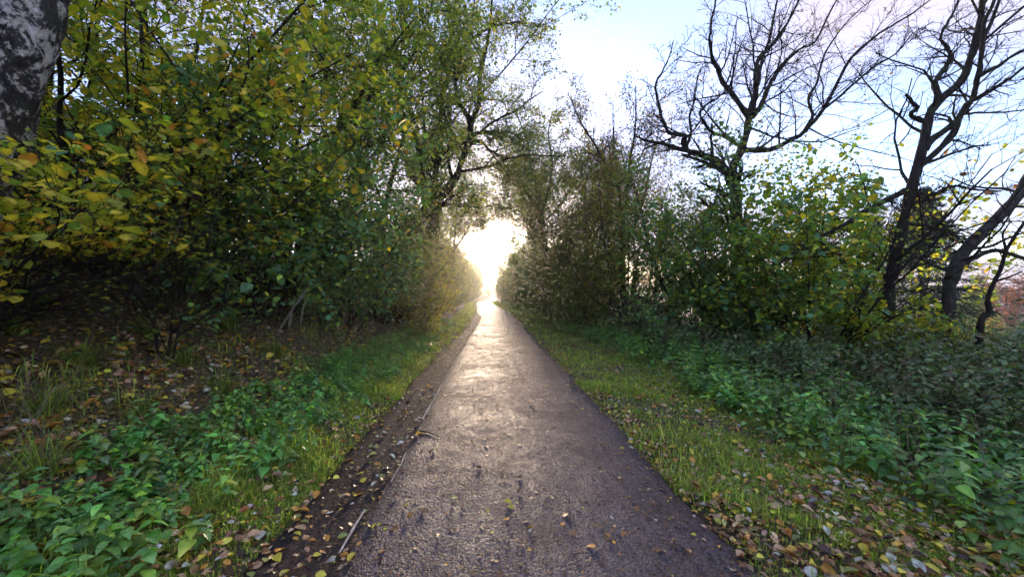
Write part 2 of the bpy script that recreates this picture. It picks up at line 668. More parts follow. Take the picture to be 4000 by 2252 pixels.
path = link('path', strip('path', u_line, u_right, -8, 160, 0.022, M_ASPH, 14))
tag(path, 'wet grey tarmac path running into the low sun', kind='structure')
tag(link('path_shoulder', strip('path_shoulder', u_left, lambda y: u_line(y) + 0.06, -8, 34, 0.004, M_ASPH_OLD, 6, seed=3)),
    'older darker tarmac strip along the left side of the path', kind='structure')

# distant hills
hx = np.linspace(-1600, 1600, 160)


def hill(name, y0, z0, amp, mat, ph):
    V, Q = [], []
    for j, x in enumerate(hx):
        t = z0 + amp * (math.sin(x * 0.004 + ph) + 0.5 * math.sin(x * 0.011 + 2 * ph) + 0.18 * math.sin(x * 0.05 + ph) + 0.1 * math.sin(x * 0.17))
        y = y0 - abs(x) * 0.25
        V += [(x, y - 260, -30), (x, y, t), (x, y + 300, -30)]
    for j in range(len(hx) - 1):
        a = 3 * j
        Q += [(a, a + 3, a + 4, a + 1), (a + 1, a + 4, a + 5, a + 2)]
    return tag(link(name, make_mesh(name, np.array(V, float), [np.array(Q)], mat, smooth=True)), 'far wooded hill line beyond the valley', kind='structure')


hill('hills', 1300, 16, 5, plain('far_wood', (0.06, 0.065, 0.06), 0.95, 0.03, 0.4), 1.0)

# ------------------------------------------------------------------ plants
def clear_path(C):
    """keep the walked corridor free of twigs and leaves"""
    u = np.abs(C[:, 0] - xc(C[:, 1]))
    top = 2.3 + 0.115 * np.clip(C[:, 1], 0, 60)
    half = 1.55 + 0.25 * np.sin(C[:, 1] * 0.7)
    return ~((u < half) & (C[:, 2] < top) & (C[:, 1] > 0.5))


HERO_MESH = {}


def hero_mesh(T, tname, ci, col, mat):
    k = (tname, ci, mat.name)
    if k not in HERO_MESH:
        tv, tf = T
        r = np.random.default_rng(len(HERO_MESH))
        c = leaf_cols(r, np.array([col]), T, 0.2)
        HERO_MESH[k] = make_mesh('leaf', tv, [tf], mat, c)
    return HERO_MESH[k]


def place_leaf(me, parent, C, D, S, Nn, size):
    o = bpy.data.objects.new('leaf', me)
    COL.objects.link(o)
    o.parent = parent
    R_ = np.stack([D * size, S * size, Nn * size], 1)
    o.matrix_local = Matrix(((R_[0, 0], R_[0, 1], R_[0, 2], C[0]), (R_[1, 0], R_[1, 1], R_[1, 2], C[1]), (R_[2, 0], R_[2, 1], R_[2, 2], C[2]), (0, 0, 0, 1)))
    return o


def plant(name, label, cat, base, stems, levels, leaves=None, seed=1, group=None, stem_name='trunk', bark=None, split=True,
          hero=0, keep=clear_path, stem_sides=9, twig_name='twigs', noise=0.0, twigmat=None):
    """stems: list of (points (K,3), r0, r1); levels: dicts for kids(); leaves: list of dicts"""
    rng = np.random.default_rng(seed)
    base = np.asarray(base, float)
    bark = bark or M_BARK
    root = empty(name, base, label, cat, group)
    polys = []
    for pts, r0, r1 in stems:
        K = max(8, 3 * len(pts))
        P = resample(pts, K)
        if noise:
            P[1:] += np.cumsum(rng.normal(0, noise, (K - 1, 3)), 0) * 0.4
        t = np.linspace(0, 1, K)
        R = r0 + (r1 - r0) * t ** 0.8
        R = R * (1 + 0.09 * rng.normal(0, 1, K))
        V, Q = tube(P[None], R[None], stem_sides)
        link(stem_name, make_mesh(stem_name, V - base, [Q], bark, smooth=True), root)
        if np.linalg.norm(P[1:] - P[:-1], axis=1).sum() > 1.25 or r0 < 0.03:
            polys.append((P[None], R[None]))
    KK = 14
    cur = (np.concatenate([resample(p[0], KK)[None] for p, r in polys]),
           np.concatenate([np.interp(np.linspace(0, 1, KK), np.linspace(0, 1, r.shape[1]), r[0])[None] for p, r in polys]))
    twig = Bag()
    ends = [cur]
    for li, lv in enumerate(levels):
        lv = dict(lv)
        sides = lv.pop('sides', 3)
        own = lv.pop('own', False)
        P, R = kids(rng, cur[0], cur[1], **lv)
        ok = keep(P.reshape(-1, 3)).reshape(P.shape[:2]).all(1) if keep else np.ones(len(P), bool)
        P, R = P[ok], R[ok]
        if own and split:
            for j in range(len(P)):
                V, Q = tube(P[j:j + 1], R[j:j + 1], sides)
                link('branch', make_mesh('branch', V - base, [Q], bark, smooth=True), root)
        else:
            V, Q = tube(P, R, sides)
            twig.add(V - base, Q)
        cur = (P, R)
        ends.append(cur)
    if twig.V:
        link(twig_name, twig.mesh(twig_name, twigmat or M_TWIG), root)['kind'] = 'stuff'
    crown = Bag()
    for lf in leaves or []:
        N = lf['n']
        P = np.concatenate([ends[i][0].reshape(-1, ends[i][0].shape[1], 3)[:, [0, -1]] if False else
                            resample_all(ends[i][0], 6) for i in lf.get('on', (-1,))])
        wl = np.linalg.norm(P[:, 1:] - P[:, :-1], axis=2).sum(1) ** 1.3
        i = rng.choice(len(P), N, p=wl / wl.sum())
        t = rng.uniform(lf.get('t0', 0.15), 1.0, N) * 5
        k = np.clip(t.astype(int), 0, 4)
        u = (t - k)[:, None]
        C = P[i, k] * (1 - u) + P[i, k + 1] * u + rng.normal(0, lf.get('spread', 0.05), (N, 3))
        if 'zmax' in lf:
            C = C[C[:, 2] < lf['zmax']]
        if 'mask' in lf:
            C = C[lf['mask'](C)]
        if keep:
            C = C[keep(C)]
        C = C[C[:, 2] > height(C[:, 0], C[:, 1]) + 0.02]
        N = len(C)
        if not N:
            continue
        D, S, Nn = leaf_axes(rng, N, lf.get('droop', 0.4), lf.get('tilt', 0.5))
        size = lf['size'] * np.clip(np.exp(rng.normal(-0.06, 0.34, N)), 0.35, 1.7)
        col, ci = palette(rng, lf['pal'], N, lf.get('var', 0.22))
        T = lf.get('T', DIAM)
        sel = np.zeros(N, bool)
        if hero and 'hero' in lf:
            d = np.linalg.norm(C - np.array([0, 0, CAMZ]), axis=1)
            infront = ((C - np.array([0, 0, CAMZ])) @ CF) > 0.9
            px = 512 + F * (C @ RGT) / np.maximum(C @ FWD, 0.1)
            vis = infront & (px > 0) & (px < 1024)
            score = np.where(vis, size / d, 0)
            idx = np.argsort(-score)[:hero]
            sel[idx] = True
            for j in idx:
                me = hero_mesh(lf.get('HT', OVAL), lf['hero'], int(ci[j]), lf['pal'][ci[j]][0], lf.get('mat', M_LEAF))
                place_leaf(me, root, C[j] - base, D[j], S[j], Nn[j], size[j])
        V, Fa = leaf_geo(C[~sel] - base, D[~sel], S[~sel], Nn[~sel], size[~sel], T)
        crown.add(V, Fa, leaf_cols(rng, col[~sel], T))
        cmat = lf.get('mat', M_LEAF)
    if crown.V:
        o = link('crown', crown.mesh('crown', cmat), root)
        o['kind'] = 'stuff'
    return root


def resample_all(P, K):
    N, k0, _ = P.shape
    t = np.linspace(0, k0 - 1, K)
    i = np.clip(t.astype(int), 0, k0 - 2)
    u = (t - i)[None, :, None]
    return P[:, i] * (1 - u) + P[:, i + 1] * u


def gpt(x, y, dz=0.0):
    return np.array([x, y, float(height(x, y)) + dz])


def auto_stem(rng, base, H, lean=(0, 0), wig=0.06, r0=0.12, r1=0.02, K=8):
    P = grow(rng, np.array([base]) - np.array([[0, 0, 0.1]]), np.array([[lean[0], lean[1], 1.0]]), np.array([H]), K, wig, 0.12)
    return (P[0], r0, r1)


def LV(n, t0, t1, ang, sd, lf, K, wig, trop, rr, rmin, sides=3, own=False, lsd=0.25, up=0.0, taper=0.35):
    return dict(n=n, t0=t0, t1=t1, ang=ang, angsd=sd, lf=lf, lsd=lsd, K=K, wig=wig, trop=trop, rr=rr, rmin=rmin, sides=sides, own=own, up=up, taper=taper)


# ---- birch at the left edge of the picture
def birch():
    rng = np.random.default_rng(5)
    low = at(-50, 230, 3.7)
    pts = [gpt(low[0] - 0.12, low[1], -0.15), low, at(-16, 143, 3.65), at(8, 70, 3.6), at(32, 0, 3.6), at(62, -110, 3.6), at(80, -230, 3.7), at(90, -420, 3.9)]
    P = resample(np.array(pts), 90)
    K = len(P)
    sides = 40
    R = np.interp(np.linspace(0, 1, K), [0, 0.1, 1], [0.33, 0.27, 0.17])
    V, Q = tube(P[None], R[None], sides)
    cen = np.repeat(P, sides, 0)
    n = norm(V - cen)
    a = np.tile(np.arange(sides) / sides * 2 * np.pi, K)
    h = V[:, 2]
    d = 0.018 * np.sin(5 * a + 3 * np.sin(h * 2)) + 0.014 * np.sin(11 * a + h * 5) * np.sin(h * 9 + a * 3) + rng.normal(0, 0.006, len(V))
    V = V + n * d[:, None]
    base = P[0]
    root = empty('birch_tree', base, 'rough white and black birch trunk at the left picture edge', 'tree')
    link('trunk', make_mesh('trunk', V - base, [Q], M_BIRCH, smooth=True), root)
    # two thin boughs leaving high on the trunk
    tw = Bag()
    for s in range(5):
        st = P[int(K * (0.62 + 0.07 * s))]
        B = grow(rng, st[None], np.array([[0.5 - 0.3 * s % 2, 0.2 * (s - 2), 0.9]]), np.array([2.4]), 8, 0.15, 0.05)
        V, Q = tube(B, np.linspace(0.05, 0.012, 8)[None], 6)
        link('branch', make_mesh('branch', V - base, [Q], M_BARK, smooth=True), root)


birch()

TREE4 = [LV(9, 0.25, 0.97, 48, 12, 0.42, 8, 0.10, 0.03, 0.6, 0.012, 6, True), LV(7, 0.2, 1, 45, 14, 0.45, 6, 0.14, 0.02, 0.6, 0.006, 4),
         LV(6, 0.15, 1, 45, 15, 0.5, 5, 0.18, 0.0, 0.6, 0.004, 3), LV(4, 0.2, 1, 42, 15, 0.55, 3, 0.2, 0.0, 0.7, 0.003, 3)]
SHRUB3 = [LV(9, 0.06, 1, 42, 14, 0.42, 6, 0.14, -0.01, 0.6, 0.006, 4), LV(6, 0.15, 1, 45, 15, 0.5, 5, 0.16, -0.02, 0.6, 0.004, 3),
          LV(4, 0.2, 1, 45, 15, 0.55, 4, 0.2, -0.03, 0.7, 0.003, 3)]


def shrub_stems(rng, base, n, H, out, r0=0.03, bias=(0, 0), spread=0.3, trop=-0.02, K=7, wig=0.08):
    res = []
    for k in range(n):
        a = k * 2.4 + rng.uniform(-0.4, 0.4)
        o = out * rng.uniform(0.3, 1.1)
        d = np.array([[math.cos(a) * o + bias[0], math.sin(a) * o + bias[1], 1.0]])
        st = base + np.array([math.cos(a), math.sin(a), 0]) * spread * rng.uniform(0.2, 1)
        st[2] = float(height(st[0], st[1])) - 0.08
        P = grow(rng, st[None], d, np.array([H * rng.uniform(0.75, 1.1) * math.sqrt(1 + o * o)]), K, wig, trop)
        res.append((P[0], r0 * rng.uniform(0.7, 1.2), 0.007))
    return res


def shrub(name, label, x, y, H, n, out, leaves, seed, group=None, bias=(0, 0), hero=0, r0=0.03, spread=0.35, levels=None, cat='shrub', trop=-0.02, bark=None, keep=clear_path):
    rng = np.random.default_rng(seed + 1000)
    base = gpt(x, y)
    st = shrub_stems(rng, base, n, H, out, r0, bias, spread, trop)
    return plant(name, label, cat, base, st, levels or SHRUB3, leaves, seed, group, 'stem', bark=bark, hero=hero, stem_sides=6, keep=keep)


PAL_Y = [(YGR, 5), (YEL, 4), (GRN, 1.6), (ORA, 0.5), (BGR, 0.4)]
PAL_YG = [(YGR, 5), (GRN, 3.5), (YEL, 1.3), (DGR, 1)]
PAL_G = [(GRN, 5), (DGR, 3), (BGR, 2), (YGR, 1.6), (YEL, 0.3)]
PAL_BG = [(BGR, 5), (GRN, 3), (DGR, 2), (YGR, 1), (YEL, 0.25)]
PAL_D = [(DGR, 5), (GRN, 3), (YGR, 2), (BRN, 0.7)]
PAL_GOLD = [((0.20, 0.125, 0.022), 4), (YGR, 3), (GRN, 2), (BRN, 1)]
PAL_BR = [(BRN, 3), (DBR, 2), (YGR, 1)]

# ---- left side, nearest first
shrub('hazel_bush', 'yellow-leaved hazel arching over the bank just below the birch trunk', -5.2, 4.0, 2.1, 12, 0.85,
      [dict(n=2600, size=0.075, pal=PAL_Y, T=MAPLE, droop=0.3, tilt=0.35, spread=0.07, mask=lambda C: (C[:, 1] > 2.6) & (C[:, 2] < 3.0) & (C[:, 2] > 1.95)),
       dict(n=5200, size=0.082, pal=PAL_Y, T=OVAL, hero='hazel', droop=0.35, tilt=0.3, spread=0.06, mask=lambda C: (C[:, 1] > 2.6) & (C[:, 2] < 3.05) & (C[:, 2] > np.where(C[:, 0] < -1.12 * C[:, 1], 1.55, 2.0)))], 11,
      bias=(0.30, -0.05), hero=260, group='leafy bushes on the left bank')
shrub('field_maple', 'tall yellow-green maple whose layered boughs fill the upper left', -6.4, 6.6, 5.8, 9, 0.55,
      [dict(n=13000, size=0.095, pal=PAL_YG, T=OVAL, hero='maple', HT=MAPLE, droop=0.3, tilt=0.4, spread=0.10, mask=lambda C: (C[:, 1] > 3.6) & (C[:, 2] > 2.9))], 12,
      bias=(0.24, -0.12), hero=220, r0=0.06, group='leafy bushes on the left bank')
shrub('hazel_bush', 'yellowing hazel between the birch trunk and the green dogwood', -5.4, 6.4, 3.9, 8, 0.6,
      [dict(n=6000, size=0.085, pal=PAL_Y, T=OVAL, droop=0.35, tilt=0.4, spread=0.07, mask=lambda C: C[:, 2] > 2.2)], 13, bias=(0.22, -0.1), group='leafy bushes on the left bank')
shrub('maple_sapling', 'thin maple sapling with small pale green lobed leaves on the bank', -4.15, 5.3, 2.3, 3, 0.25,
      [dict(n=700, size=0.062, pal=[(GRN, 4), (YGR, 3), (BGR, 2)], T=MAPLE, hero='sap', HT=MAPLE, droop=0.3, tilt=0.3)], 14,
      bias=(0.12, -0.1), hero=160, r0=0.018, spread=0.08)
shrub('dogwood_bush', 'dark green dogwood with large round leaves beside the dead sticks', -4.5, 8.3, 3.9, 10, 0.45,
      [dict(n=9500, size=0.088, pal=PAL_BG, T=OVAL, hero='dog', droop=0.5, tilt=0.4, spread=0.07)], 15, bias=(0.14, -0.14), hero=220,
      group='leafy bushes on the left bank')
shrub('dogwood_bush', 'green dogwood hanging low over the bank past the dead sticks', -3.9, 10.6, 3.6, 10, 0.5,
      [dict(n=15000, size=0.075, pal=PAL_BG, T=OVAL, droop=0.5, tilt=0.4, spread=0.09)], 16, bias=(0.12, -0.2), group='leafy bushes on the left bank')
shrub('hawthorn_bush', 'dense olive hawthorn between the dogwood and the leaning limbs', -3.7, 13.4, 3.2, 11, 0.45,
      [dict(n=26000, size=0.06, pal=PAL_D, droop=0.4, spread=0.12)], 17, bias=(0.1, -0.1), group='leafy bushes on the left bank')
shrub('hazel_bush', 'bright yellow sunlit bush at the foot of the leaning limbs', -2.9, 14.6, 2.4, 9, 0.5,
      [dict(n=9000, size=0.075, pal=[(YEL, 4), (YGR, 5), (GRN, 1)], droop=0.4, spread=0.1)], 18, bias=(0.1, -0.05), group='leafy bushes on the left bank')
shrub('hawthorn_bush', 'green bush behind the sunlit yellow one', -3.6, 18.5, 4.4, 9, 0.45,
      [dict(n=17000, size=0.075, pal=PAL_YG, droop=0.4, spread=0.15)], 19, group='leafy bushes on the left bank')

# leaning many-limbed tree that closes the left side of the sky gap
ZL = 15.0
b0 = gpt(-3.7, 14.9)
limbsL = [
    (np.array([b0 - [0.1, 0, 0.15], at(400, 240, ZL), *line([(408, 223), (421, 215), (427, 204), (424, 188), (424, 170), (418, 140), (410, 105), (400, 60), (392, 10), (388, -40)], ZL, ZL + 1)]), 0.24, 0.03),
    (np.array([b0 - [-0.1, 0, 0.1], *line([(418, 249), (429, 234), (433, 219), (432, 201), (434, 176), (439, 157), (448, 148), (460, 143), (480, 141), (486, 147), (495, 153), (508, 158)], ZL, ZL)]), 0.19, 0.03),
    (np.array([b0 - [0, 0.1, 0.1], at(415, 232, ZL), *line([(428, 212), (441, 195), (455, 178), (461, 160), (469, 138), (470, 123), (478, 102), (478, 78), (486, 39), (489, 12), (492, -40)], ZL, ZL - 1)]), 0.23, 0.03),
    (line([(470, 124), (465, 112), (457, 99), (455, 80), (462, 50), (470, 20), (474, -20)], ZL - 0.4, ZL - 1.4), 0.10, 0.02),
    (line([(468, 139), (475, 134), (484, 132), (496, 132), (508, 131), (515, 135), (524, 142)], ZL, ZL - 0.8), 0.10, 0.02),
    (line([(434, 160), (438, 151), (440, 120), (446, 84), (453, 58), (449, 19), (447, -30)], ZL, ZL + 1.4), 0.13, 0.03),
    (line([(452, 60), (466, 44), (482, 31), (500, 24), (520, 22), (540, 26)], ZL + 0.5, ZL - 1.5), 0.09, 0.015),
]
plant('leaning_tree', 'dark leaning tree with crooked limbs on the left of the sun gap', 'tree', b0, limbsL,
      [LV(11, 0.25, 1, 48, 14, 0.30, 7, 0.14, 0.02, 0.5, 0.010, 4, True), LV(6, 0.15, 1, 46, 14, 0.5, 6, 0.16, 0.0, 0.6, 0.006, 3),
       LV(6, 0.15, 1, 46, 15, 0.5, 5, 0.2, -0.02, 0.6, 0.005, 3), LV(3, 0.2, 1, 45, 15, 0.5, 3, 0.22, -0.03, 0.7, 0.004, 3)],
      [dict(n=34000, size=0.075, pal=[(DGR, 3), (GRN, 3), (YGR, 3.5), (BRN, 0.8)], droop=0.4, tilt=0.7, spread=0.09, on=(-1, -2))], 31, noise=0.02)

# forked tree in front of it, mostly behind leaves
ZJ = 11.0
b1 = gpt(-5.3, 10.6)
limbsJ = [
    (np.array([b1 - [0, 0, 0.1], *line([(300, 245), (304, 215), (311, 190), (325, 155), (336, 132), (344, 113), (357, 102), (371, 93), (392, 78), (415, 50), (430, 10), (440, -50)], ZJ)]), 0.15, 0.02),
    (line([(343, 114), (334, 98), (325, 83), (322, 60), (323, 39), (326, 0), (320, -60)], ZJ, ZJ + 0.8), 0.09, 0.02),
    (np.array([b1 + [0.5, 0.6, -0.1], *line([(352, 250), (356, 200), (366, 160), (372, 120), (378, 60), (372, -20)], ZJ + 1.2)]), 0.12, 0.02),
    (np.array([b1 + [0.9, 1.0, -0.1], *line([(372, 262), (384, 215), (392, 180), (404, 130), (398, 80), (405, 20), (400, -40)], ZJ + 2.2)]), 0.13, 0.02),
]
plant('forked_tree', 'forked olive-leaved tree between the maple and the leaning tree', 'tree', b1, limbsJ,
      [LV(12, 0.3, 1, 50, 14, 0.33, 7, 0.13, 0.0, 0.5, 0.010, 4, True), LV(6, 0.15, 1, 46, 14, 0.5, 6, 0.16, 0.0, 0.6, 0.006, 3),
       LV(6, 0.15, 1, 46, 15, 0.55, 5, 0.2, -0.03, 0.6, 0.004, 3)],
      [dict(n=34000, size=0.082, pal=[(YGR, 4), (GRN, 4), (DGR, 2), (YEL, 0.8)], droop=0.4, tilt=0.6, spread=0.10, on=(-1, -2))], 32, noise=0.02)

# the wood on the bank behind: dark stems and a leafy roof
WOOD = [(-8.2, 4.4, 6.0, 'first'), (-9.6, 6.3, 6.5, 'second'), (-7.8, 9.2, 10.0, 'third'), (-10.6, 9.5, 9.5, 'fourth'), (-7.2, 13.0, 11.0, 'fifth'), (-10.5, 14.5, 10.0, 'sixth'), (-6.6, 18.0, 11.0, 'seventh'), (-9.2, 21.0, 10.0, 'eighth'),
        (-12.0, 5.5, 6.0, 'ninth')]
for k, (x, y, H, od) in enumerate(WOOD):
    rng = np.random.default_rng(400 + k)
    bs = gpt(x, y)
    st = [auto_stem(rng, bs, H, (0.12, -0.03), 0.05, 0.13, 0.02), auto_stem(rng, bs + [0.3, 0.25, 0], H * 0.8, (0.2, -0.1), 0.07, 0.08, 0.015)]
    plant('ash_tree', 'dark-stemmed tree in the wood up the left bank, %s counting back along the path' % od, 'tree', bs, st,
          [LV(12, 0.22, 1, 52, 12, 0.36, 7, 0.11, 0.0, 0.5, 0.012, 4, True), LV(7, 0.15, 1, 46, 14, 0.5, 6, 0.15, 0.0, 0.6, 0.007, 3), LV(6, 0.15, 1, 46, 15, 0.5, 4, 0.2, -0.02, 0.6, 0.005, 3)],
          [dict(n=5200, size=0.105, pal=[(YGR, 4), (GRN, 4), (YEL, 1.2), (DGR, 2)], droop=0.35, tilt=0.6, spread=0.14, on=(-1, -2))], 410 + k, 'trees of the wood up the left bank')
for k, (x, y, H, lab) in enumerate([(-9.6, 7.8, 2.2, 'dark undergrowth bush below the forked stems on the bank'),
                                    (-6.6, 10.6, 2.6, 'dark undergrowth bush behind the dogwood'), (-9.8, 4.4, 2.2, 'dark bush at the bank top behind the birch trunk')]):
    shrub('holly_bush', lab, x, y, H, 8, 0.6, [dict(n=7000, size=0.075, pal=[(DGR, 5), (GRN, 1), (BRN, 1)], droop=0.4, spread=0.12)], 440 + k, 'undergrowth bushes up the left bank')

# ---- right side
ZR = 11.5
rb = gpt(*at(739, 300, ZR)[:2])
limbsR1 = [
    (np.array([rb - [0, 0, 0.1], *line([(740, 268), (739, 243), (738, 212), (737, 190), (731, 175)], ZR)]), 0.21, 0.16),
    (line([(736, 186), (731, 175), (718, 161), (698, 153), (681, 149), (665, 145), (650, 142), (638, 139)], ZR, ZR - 0.6), 0.14, 0.025),
    (line([(682, 150), (683, 143), (684, 136), (675, 134), (665, 132), (660, 120), (656, 107), (651, 89), (657, 77), (663, 66), (668, 45)], ZR - 0.4, ZR - 1.2), 0.085, 0.012),
    (line([(684, 150), (690, 135), (688, 118), (692, 100), (697, 76), (702, 66)], ZR - 0.3, ZR + 0.5), 0.05, 0.012),
    (line([(726, 173), (712, 167), (700, 163), (683, 157)], ZR - 0.3, ZR - 0.6), 0.07, 0.03),
    (line([(734, 178), (733, 167), (740, 150), (745, 136), (751, 117), (755, 100), (757, 87), (758, 58), (768, 46), (780, 35), (790, 18), (799, 0), (815, -40)], ZR, ZR + 0.4), 0.135, 0.02),
    (line([(750, 118), (740, 100), (727, 83), (719, 68), (714, 58), (711, 40), (712, 23), (716, 0), (712, -40)], ZR, ZR - 1.0), 0.09, 0.015),
    (line([(752, 116), (760, 108), (766, 97), (772, 82), (788, 60), (800, 48), (815, 39), (834, 0), (850, -30)], ZR, ZR + 1.4), 0.09, 0.015),
    (line([(741, 146), (725, 139), (712, 134), (704, 126), (700, 117), (706, 108), (718, 101), (730, 88), (733, 60), (736, 20)], ZR, ZR - 0.9), 0.055, 0.012),
    (line([(757, 84), (762, 60), (770, 30), (778, -10)], ZR, ZR + 0.8), 0.07, 0.02),
    (line([(743, 150), (770, 150), (793, 139), (806, 130), (819, 114), (836, 84), (854, 54), (885, 28), (912, 12), (940, -10)], ZR, ZR - 1.6), 0.085, 0.012),
    (line([(806, 130), (812, 118), (808, 100), (816, 82), (826, 50), (850, 18), (880, -8)], ZR - 0.6, ZR + 0.6), 0.05, 0.012),
    (line([(820, 112), (845, 92), (875, 66), (900, 52), (915, 34)], ZR - 0.6, ZR - 1.4), 0.04, 0.012),
]
plant('bare_oak', 'large bare tree with a long limb reaching left, right of the path', 'tree', rb, limbsR1,
      [LV(15, 0.12, 1, 50, 14, 0.28, 7, 0.15, 0.03, 0.42, 0.009, 4, True), LV(7, 0.15, 1, 45, 14, 0.46, 6, 0.17, 0.03, 0.6, 0.006, 3),
       LV(4, 0.15, 1, 42, 15, 0.48, 4, 0.2, 0.02, 0.6, 0.0045, 3)],
      [dict(n=900, size=0.055, pal=PAL_BR, droop=0.6, spread=0.03)], 51, bark=M_BARK, noise=0.03)

ZR2 = 8.6
rb2 = gpt(*at(887, 300, ZR2)[:2])
limbsR2 = [
    (np.array([rb2 - [0, 0, 0.1], *line([(888, 290), (892, 272), (897, 248), (902, 223), (912, 185), (923, 146), (929, 117), (941, 101), (960, 84), (970, 62), (976, 40), (979, 20), (981, 0), (986, -50), (992, -120)], ZR2)]), 0.125, 0.045),
    (line([(925, 150), (931, 140), (951, 124), (968, 103), (975, 85), (980, 68), (984, 40), (986, 19), (998, -10), (1010, -50)], ZR2, ZR2 - 0.5), 0.075, 0.025),
    (line([(920, 165), (938, 150), (956, 128), (966, 104), (980, 96), (990, 91), (1004, 82), (1017, 74), (1040, 56)], ZR2, ZR2 - 0.9), 0.07, 0.02),
    (line([(928, 122), (918, 118), (910, 114), (913, 110), (915, 106), (909, 100), (905, 94)], ZR2, ZR2 - 0.4), 0.055, 0.03),
    (line([(940, 103), (938, 93), (935, 84), (942, 75), (949, 66), (952, 58), (951, 54), (947, 44), (942, 35), (950, 20), (960, 4), (966, -20)], ZR2, ZR2 - 0.3), 0.07, 0.015),
    (line([(968, 66), (976, 50), (990, 30), (1002, 0), (1010, -30)], ZR2, ZR2 + 0.5), 0.06, 0.02),
    (line([(978, 76), (995, 66), (1015, 52), (1040, 40)], ZR2 - 0.3, ZR2 - 0.8), 0.05, 0.015),
    (line([(908, 205), (918, 202), (935, 193), (951, 185), (975, 188), (1003, 188)], ZR2, ZR2 - 0.7), 0.055, 0.015),
    (line([(912, 188), (885, 200), (862, 212), (844, 223), (815, 240), (788, 256), (770, 268)], ZR2, ZR2 - 0.8), 0.07, 0.02),
]
plant('leaning_oak', 'tall dark tree leaning right with stubby broken limbs near the right edge', 'tree', rb2, limbsR2,
      [LV(14, 0.15, 1, 52, 15, 0.26, 7, 0.16, 0.0, 0.42, 0.008, 4, True), LV(6, 0.15, 1, 45, 14, 0.46, 5, 0.18, -0.01, 0.6, 0.005, 3), LV(4, 0.15, 1, 42, 15, 0.5, 4, 0.2, -0.02, 0.6, 0.004, 3)],
      [dict(n=900, size=0.07, pal=[(YGR, 3), (BRN, 2), (YEL, 2), ((0.2, 0.12, 0.03), 2)], T=OVAL, droop=0.6, spread=0.04, zmax=5.0)], 52, bark=M_BARK, noise=0.02)

ZR3 = 7.4
rb3 = gpt(*at(946, 300, ZR3)[:2])
plant('slanting_ash', 'smooth grey trunk slanting out of the right picture edge', 'tree', rb3,
      [(np.array([rb3 - [0, 0, 0.1], *line([(949, 288), (951, 280), (962, 254), (986, 229), (1009, 206), (1024, 186), (1050, 140), (1070, 90)], ZR3)]), 0.105, 0.08),
       (line([(958, 266), (964, 263), (975, 257), (986, 252), (996, 250), (1006, 252), (1024, 258), (1040, 262)], ZR3, ZR3 - 0.4), 0.05, 0.03),
       (line([(972, 248), (990, 246), (1005, 239), (1024, 232)], ZR3, ZR3 - 0.3), 0.03, 0.015)],
      [LV(8, 0.2, 1, 60, 16, 0.22, 6, 0.18, 0.0, 0.3, 0.006, 4, True), LV(5, 0.15, 1, 48, 14, 0.45, 5, 0.2, 0.0, 0.6, 0.004, 3)], None, 53, bark=M_ALDER)
ZR4 = 6.6
rb4 = gpt(*at(980, 330, ZR4)[:2])
plant('dead_sapling', 'thin dark forked sapling below the slanting grey trunk', 'tree', rb4,
      [(np.array([rb4 - [0, 0, 0.1], *line([(980, 326), (989, 312), (988, 303), (989, 294), (994, 282), (1001, 268), (1006, 251), (1016, 234), (1030, 215)], ZR4)]), 0.05, 0.018),
       (line([(1006, 249), (1004, 241), (1003, 233), (1010, 222)], ZR4), 0.022, 0.01), (line([(995, 281), (1008, 277), (1022, 271)], ZR4), 0.018, 0.01)],
      [LV(5, 0.3, 1, 50, 15, 0.2, 5, 0.18, 0.0, 0.4, 0.005, 3, True)], None, 54, bark=M_TWIG)

# leafy bushes of the right side
shrub('hazel_bush', 'big green hazel in front of the large bare tree', 6.9, 8.3, 4.3, 12, 0.62,
      [dict(n=13500, size=0.098, pal=[(GRN, 5), (YGR, 3), (BGR, 2), (YEL, 0.8), (DGR, 1)], T=OVAL, hero='hz2', droop=0.4, tilt=0.45, spread=0.08, mask=lambda C: (C[:, 1] > 6.2) & (C[:, 0] / C[:, 1] < 1.02))], 61, hero=200, bias=(0.05, -0.08),
      group='leafy bushes right of the path')
shrub('hazel_bush', 'green hazel with yellow tips behind the leaning tree', 8.3, 10.2, 4.4, 9, 0.55,
      [dict(n=9000, size=0.095, pal=[(GRN, 4), (YGR, 4), (YEL, 1.5)], T=OVAL, droop=0.4, spread=0.09)], 62, group='leafy bushes right of the path')
shrub('elder_bush', 'thin green elder with sky showing through, left of the big hazel', 5.7, 11.0, 4.3, 10, 0.5,
      [dict(n=17000, size=0.085, pal=[(GRN, 5), (DGR, 3), (BGR, 2)], droop=0.4, spread=0.10)], 63, group='leafy bushes right of the path')
shrub('hazel_bush', 'low yellow-green bush under the leaning tree near the right edge', 7.9, 7.6, 1.25, 8, 0.6,
      [dict(n=5000, size=0.08, pal=[(YGR, 5), (YEL, 2), (GRN, 3)], T=OVAL, droop=0.4, spread=0.08)], 64, group='leafy bushes right of the path')
shrub('golden_bush', 'golden-brown small-leaved bush left of the thin elder', 4.8, 13.6, 5.6, 11, 0.42,
      [dict(n=46000, size=0.058, pal=PAL_GOLD, droop=0.3, spread=0.11)], 65, group='leafy bushes right of the path', r0=0.045)
shrub('golden_bush', 'olive-gold bush next along the path behind the golden-brown one', 4.1, 18.0, 6.8, 11, 0.40,
      [dict(n=44000, size=0.070, pal=[(GRN, 3), (DGR, 3), ((0.2, 0.125, 0.022), 2), (YGR, 2)], droop=0.3, spread=0.13)], 66, group='leafy bushes right of the path', r0=0.045)
